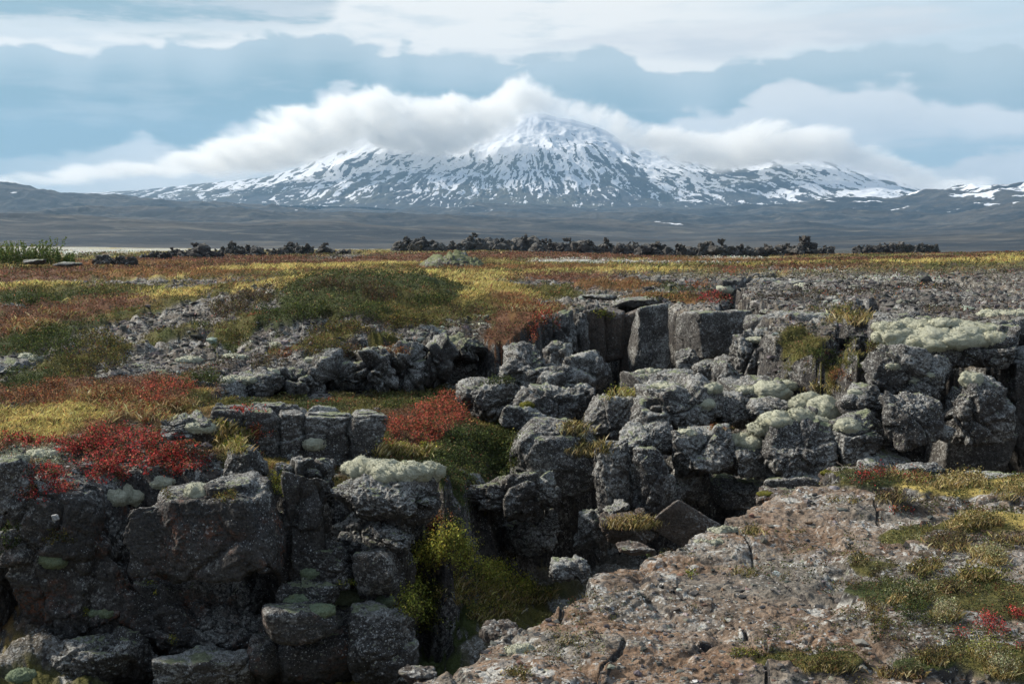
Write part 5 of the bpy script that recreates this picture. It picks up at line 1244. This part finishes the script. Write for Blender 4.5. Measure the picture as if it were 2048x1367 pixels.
tag(mesh_obj('ledge_vegetation', V, F, LEAF, {'Col': C}, smooth=False), kind='stuff')
U1, FI = icosphere(1); U1 = U1 * R.uniform(.75, 1.2, (len(U1), 1)) * (1, .8, .55)
def stones(name, x, y, size, col, mat):
    z = ground_h(x, y); n = len(x); a = R.uniform(0, 6.28, n); ca, sa = np.cos(a), np.sin(a)
    sx = R.uniform(.6, 1.5, n); sz = R.uniform(.5, 1.3, n)
    L = U1[None] * size[:, None, None] * np.stack([sx, 1 + 0 * sx, sz], 1)[:, None]
    L = L + R.normal(0, .12, L.shape) * size[:, None, None]
    X = L[..., 0] * ca[:, None] - L[..., 1] * sa[:, None] + x[:, None]; Y = L[..., 0] * sa[:, None] + L[..., 1] * ca[:, None] + y[:, None]; Zz = L[..., 2] + z[:, None]
    V = np.stack([X, Y, Zz], -1).reshape(-1, 3); F = (FI[None] + (np.arange(n) * len(U1))[:, None, None]).reshape(-1, 3)
    return tag(mesh_obj(name, V, F, mat, {'Col': np.repeat(col, len(U1), 0)}, smooth=False), kind='stuff')
m, N = new_mat('pebble'); P_ = N.new('ShaderNodeNewGeometry').outputs['Position']
pc = N.attr('Col', 'Color'); pn = N.noise(P_, 45, 4, .7)
PEB = finish(m, N, N.mix(N.ramp(pn, .35, .65), N.mix(.5, pc, (.02, .02, .02)), pc), .95, pn, .6, .01)
STN = [((.13,.12,.11),5),((.19,.12,.08),3),((.25,.23,.21),2),((.42,.42,.40),.5),((.06,.06,.06),3)]
x, y, r = field(15000, 3.2, 9.3, .5); c, rk, dp = ground_c(x, y); keep = (dp < .02) & (R.rand(len(x)) < rk)
x, y, r = x[keep], y[keep], r[keep]
stones('gravel', x, y, r / FPX * R.gamma(2.0, 1.25, len(x)) + .003, jit(pick(STN, len(x)), len(x), .2), PEB)
x, y, r = field(90000, 13., 60.); c, rk, dp = ground_c(x, y); keep = (dp < .02) & (R.rand(len(x)) < rk * .8) 
x, y, r = x[keep][:34000], y[keep][:34000], r[keep][:34000]
stones('gravel_far', x, y, r / FPX * R.gamma(2.0, 1.4, len(x)) + .01, jit(pick([((.13,.12,.115),5),((.22,.21,.19),2),((.36,.37,.33),.6),((.05,.05,.05),3)], len(x)), len(x), .2), PEB)
bpy.data.objects['gravel_far'].name = 'loose_gravel'
rock(111,1036,16,14,11.3,'bright white stone stuck in the cliff edge at the far left',PEB if False else rock_material('white stone',(.55,.55,.53),(.60,.58,.55),lich=.1,moss=-1),p=12)
print('plants', time.time() - T0)
# ================================================================== LIGHT AND SKY
SUN = np.array([-.80, .28, .62]); SUN /= np.linalg.norm(SUN)
sl = bpy.data.lights.new('sun', 'SUN'); so = bpy.data.objects.new('sun', sl); COL.objects.link(so)
sl.energy = 4.3; sl.angle = math.radians(5); sl.color = (1.0, .92, .80)
so.rotation_euler = Vector(-SUN).to_track_quat('-Z', 'Y').to_euler()
w = bpy.data.worlds.new('World'); SC.world = w; w.use_nodes = True
N = NT(w.node_tree); N.n.clear()
sky = N.new('ShaderNodeTexSky', sky_type='NISHITA', sun_disc=False)
sky.sun_elevation = math.asin(SUN[2]); sky.sun_rotation = math.atan2(SUN[0], SUN[1]); sky.air_density = 1.0; sky.dust_density = 2.0
skyc = N.vmath('SCALE', sky.outputs[0]); skyc.node.inputs['Scale'].default_value = .11
D = N.new('ShaderNodeTexCoord').outputs['Generated']
sp = N.new('ShaderNodeSeparateXYZ'); N.l.new(D, sp.inputs[0]); X, Y, Zz = sp.outputs
az = N.math('ARCTAN2', X, Y); el = N.math('ARCSINE', Zz)      # azimuth from +Y, elevation (radians)
ELP = 1 / FPX
def curve(pts, fac):
    """elevation (radians) of a cloud edge along the azimuth; pts in (column, row) of the photograph"""
    n = N.new('ShaderNodeFloatCurve'); cm = n.mapping; cu = cm.curves[0]
    cm.extend = 'EXTRAPOLATED'
    P = [((math.atan((x - 1024) / FPX) + .6) / 1.2, math.atan((HOR - y) / FPX) / .3) for x, y in pts]
    while len(cu.points) < len(P): cu.points.new(.5, .5)
    for p, q in zip(cu.points, P): p.location = q
    cm.update(); N.put(n.inputs['Value'], fac)
    return N.math('MULTIPLY', n.outputs[0], .3)
f = N.math('MULTIPLY_ADD', az, 1 / 1.2, .5)
cv = N.new('ShaderNodeCombineXYZ'); N.l.new(N.math('MULTIPLY', az, 1.0), cv.inputs[0]); N.l.new(N.math('MULTIPLY', el, 2.2), cv.inputs[1]); CV = cv.outputs[0]
cs = N.new('ShaderNodeCombineXYZ'); N.l.new(az, cs.inputs[0]); N.l.new(N.math('MULTIPLY', el, 5.5), cs.inputs[1]); CS = cs.outputs[0]
def cn(v, s, d, r=.5): return N.math('SUBTRACT', N.noise(v, s, d, r), .5)
big = cn(CV, 7, 5, .55); sm = cn(CV, 34, 4, .52); st = cn(CS, 9, 6, .6); st2 = cn(CS, 4, 5, .55)
wv = N.vmath('SCALE', N.noise(CV, 22, 3, out=1), None); wv.node.inputs['Scale'].default_value = .05
wp = N.vmath('ADD', CV, wv)
bil = N.math('ADD', N.math('SUBTRACT', .45, N.voronoi(wp, 15, 'F1')), N.math('MULTIPLY', N.math('SUBTRACT', .45, N.voronoi(wp, 38, 'F1')), .45))
def below(edge, soft, wob):           # 1 below the edge
    t = N.math('SUBTRACT', N.math('ADD', edge, wob), el)
    return N.ramp(t, -soft, soft)
# open sky: pale high veil, bluer to the right
c = N.mix(N.ramp(N.math('ADD', az, N.math('MULTIPLY', st2, .5)), .05, .5), (.90, .895, .87), N.mix(.72, skyc, (.70, .82, .88)))
# high soft grey streaks
c = N.mix(N.ramp(N.math('ADD', st, N.math('MULTIPLY', st2, .8)), -.02, .16, 0, .55), c, (.56,.65,.70))
# upper left cloud with a flat base
e1 = curve([(-600,-60),(0,78),(120,82),(200,80),(330,82),(480,78),(560,68),(640,58),(700,10),(800,-60),(1200,-80),(2600,-80)], f)
m1 = N.math('SUBTRACT', 1.0, below(e1, .010, N.math('MULTIPLY', st, .05)))
c = N.mix(N.math('MULTIPLY', m1, N.ramp(az, -.02, -.14)), c, N.mix(N.ramp(N.math('ADD', big, st), -.12, .14), (.30,.44,.51), (.56,.62,.66)))
# middle right streak cloud
e2 = curve([(-600,110),(1000,112),(1150,108),(1400,124),(1650,112),(1900,95),(2048,80),(2600,60)], f)
e3 = curve([(-600,110),(1050,100),(1230,72),(1400,70),(1650,60),(1900,72),(1960,80),(2048,80),(2600,60)], f)
m2 = N.math('MULTIPLY', N.math('SUBTRACT', 1.0, below(e2, .006, N.math('MULTIPLY', st, .03))), below(e3, .008, N.math('MULTIPLY', st, .05)))
c = N.mix(N.math('MULTIPLY', m2, .8), c, N.mix(N.ramp(st, -.1, .12), (.62, .66, .70), (.76, .77, .78)))
# long blue-grey bank
e4 = curve([(-900,130),(0,128),(60,118),(100,122),(170,144),(240,112),(330,118),(360,100),(430,112),(500,95),(560,84),(620,96),(660,84),(720,92),(790,114),(815,98),(860,112),(980,122),(1100,122),(1230,116),(1330,148),(1390,158),(1460,128),(1600,122),(1750,112),(1860,118),(1900,136),(2048,130),(2600,110)], f)
m4 = below(e4, .0035, N.math('ADD', N.math('MULTIPLY', bil, .022), N.math('MULTIPLY', sm, .009)))
d4 = N.math('SUBTRACT', e4, el)
body = N.mix(N.ramp(N.math('ADD', d4, N.math('MULTIPLY', big, .05)), .0, .045), (.50,.60,.655), (.235,.375,.445))
body = N.mix(N.ramp(N.math('ADD', N.math('MULTIPLY', st, 1.0), N.math('MULTIPLY', big, .8)), -.02, .22, 0, .55), body, (.47,.56,.61))
body = N.mix(N.ramp(az, -.05, .35, 0, .45), body, (.48,.59,.64))
c = N.mix(m4, c, body)
# bright cloud that lies along the range
e5 = curve([(-900,420),(-200,345),(0,330),(100,318),(300,298),(420,285),(470,262),(520,238),(600,222),(640,208),(700,190),(780,186),(850,196),(930,192),(980,188),(1000,165),(1030,150),(1060,165),(1100,190),(1150,205),(1200,208),(1230,205),(1300,232),(1340,228),(1420,220),(1500,200),(1560,190),(1650,196),(1750,188),(1850,205),(1950,215),(2048,238),(2600,240)], f)
m5 = below(e5, .006, N.math('ADD', N.math('MULTIPLY', bil, .024), N.math('MULTIPLY', sm, .012)))
d5 = N.math('SUBTRACT', e5, el)
low = N.mix(N.ramp(N.math('ADD', d5, N.math('MULTIPLY', big, .08)), .0, .06), (.76,.78,.785), (.60,.64,.665))
low = N.mix(N.ramp(sm, -.15, .15, 0, .25), low, (.80, .82, .84))
m5 = N.math('MULTIPLY', m5, N.ramp(N.math('ADD', az, N.math('MULTIPLY', el, -1.0)), -.50, -.34, .35, 1))
c = N.mix(m5, c, low)
# blue gap under it at the right, and pale band at the far left
e6 = curve([(-900,480),(1200,480),(1500,300),(1560,300),(1700,300),(1850,300),(1950,305),(2048,300),(2600,300)], f)
e7 = curve([(-900,480),(1200,480),(1560,320),(1650,330),(1780,352),(1870,345),(1950,322),(2048,318),(2600,330)], f)
m6 = N.math('MULTIPLY', below(e6, .009, N.math('MULTIPLY', st, .04)), N.math('SUBTRACT', 1.0, below(e7, .004, N.math('MULTIPLY', sm, .02))))
m6 = N.math('MULTIPLY', m6, N.ramp(az, .16, .24))
c = N.mix(N.math('MULTIPLY', m6, .85), c, (.33,.48,.56))
c = N.mix(N.ramp(el, .035, .0, 0, .5), c, (.60,.67,.71))
# overhead and behind: broken cloud over blue sky
ov = N.mix(N.ramp(N.noise(D, 2.2, 6, .6), .38, .62), skyc, (.70, .80, .90))
c = N.mix(N.ramp(el, .24, .5), c, ov)
c = N.mix(N.ramp(Y, .25, -.1), c, N.mix(.7, skyc, (.42, .50, .60)))
bg = N.new('ShaderNodeBackground'); N.put(bg.inputs[0], c); bg.inputs[1].default_value = .72
wo = N.new('ShaderNodeOutputWorld'); N.l.new(bg.outputs[0], wo.inputs[0])

SC.view_settings.view_transform = 'Standard'; SC.view_settings.look = 'None'; SC.view_settings.gamma = 1; SC.view_settings.exposure = .66
SC.render.engine = 'CYCLES'
cy = SC.cycles; cy.max_bounces = 9; cy.diffuse_bounces = 3; cy.volume_bounces = 8; cy.transparent_max_bounces = 16; cy.glossy_bounces = 2
cy.use_denoising = True
cy.sample_clamp_indirect = 4
print('done', time.time() - T0)
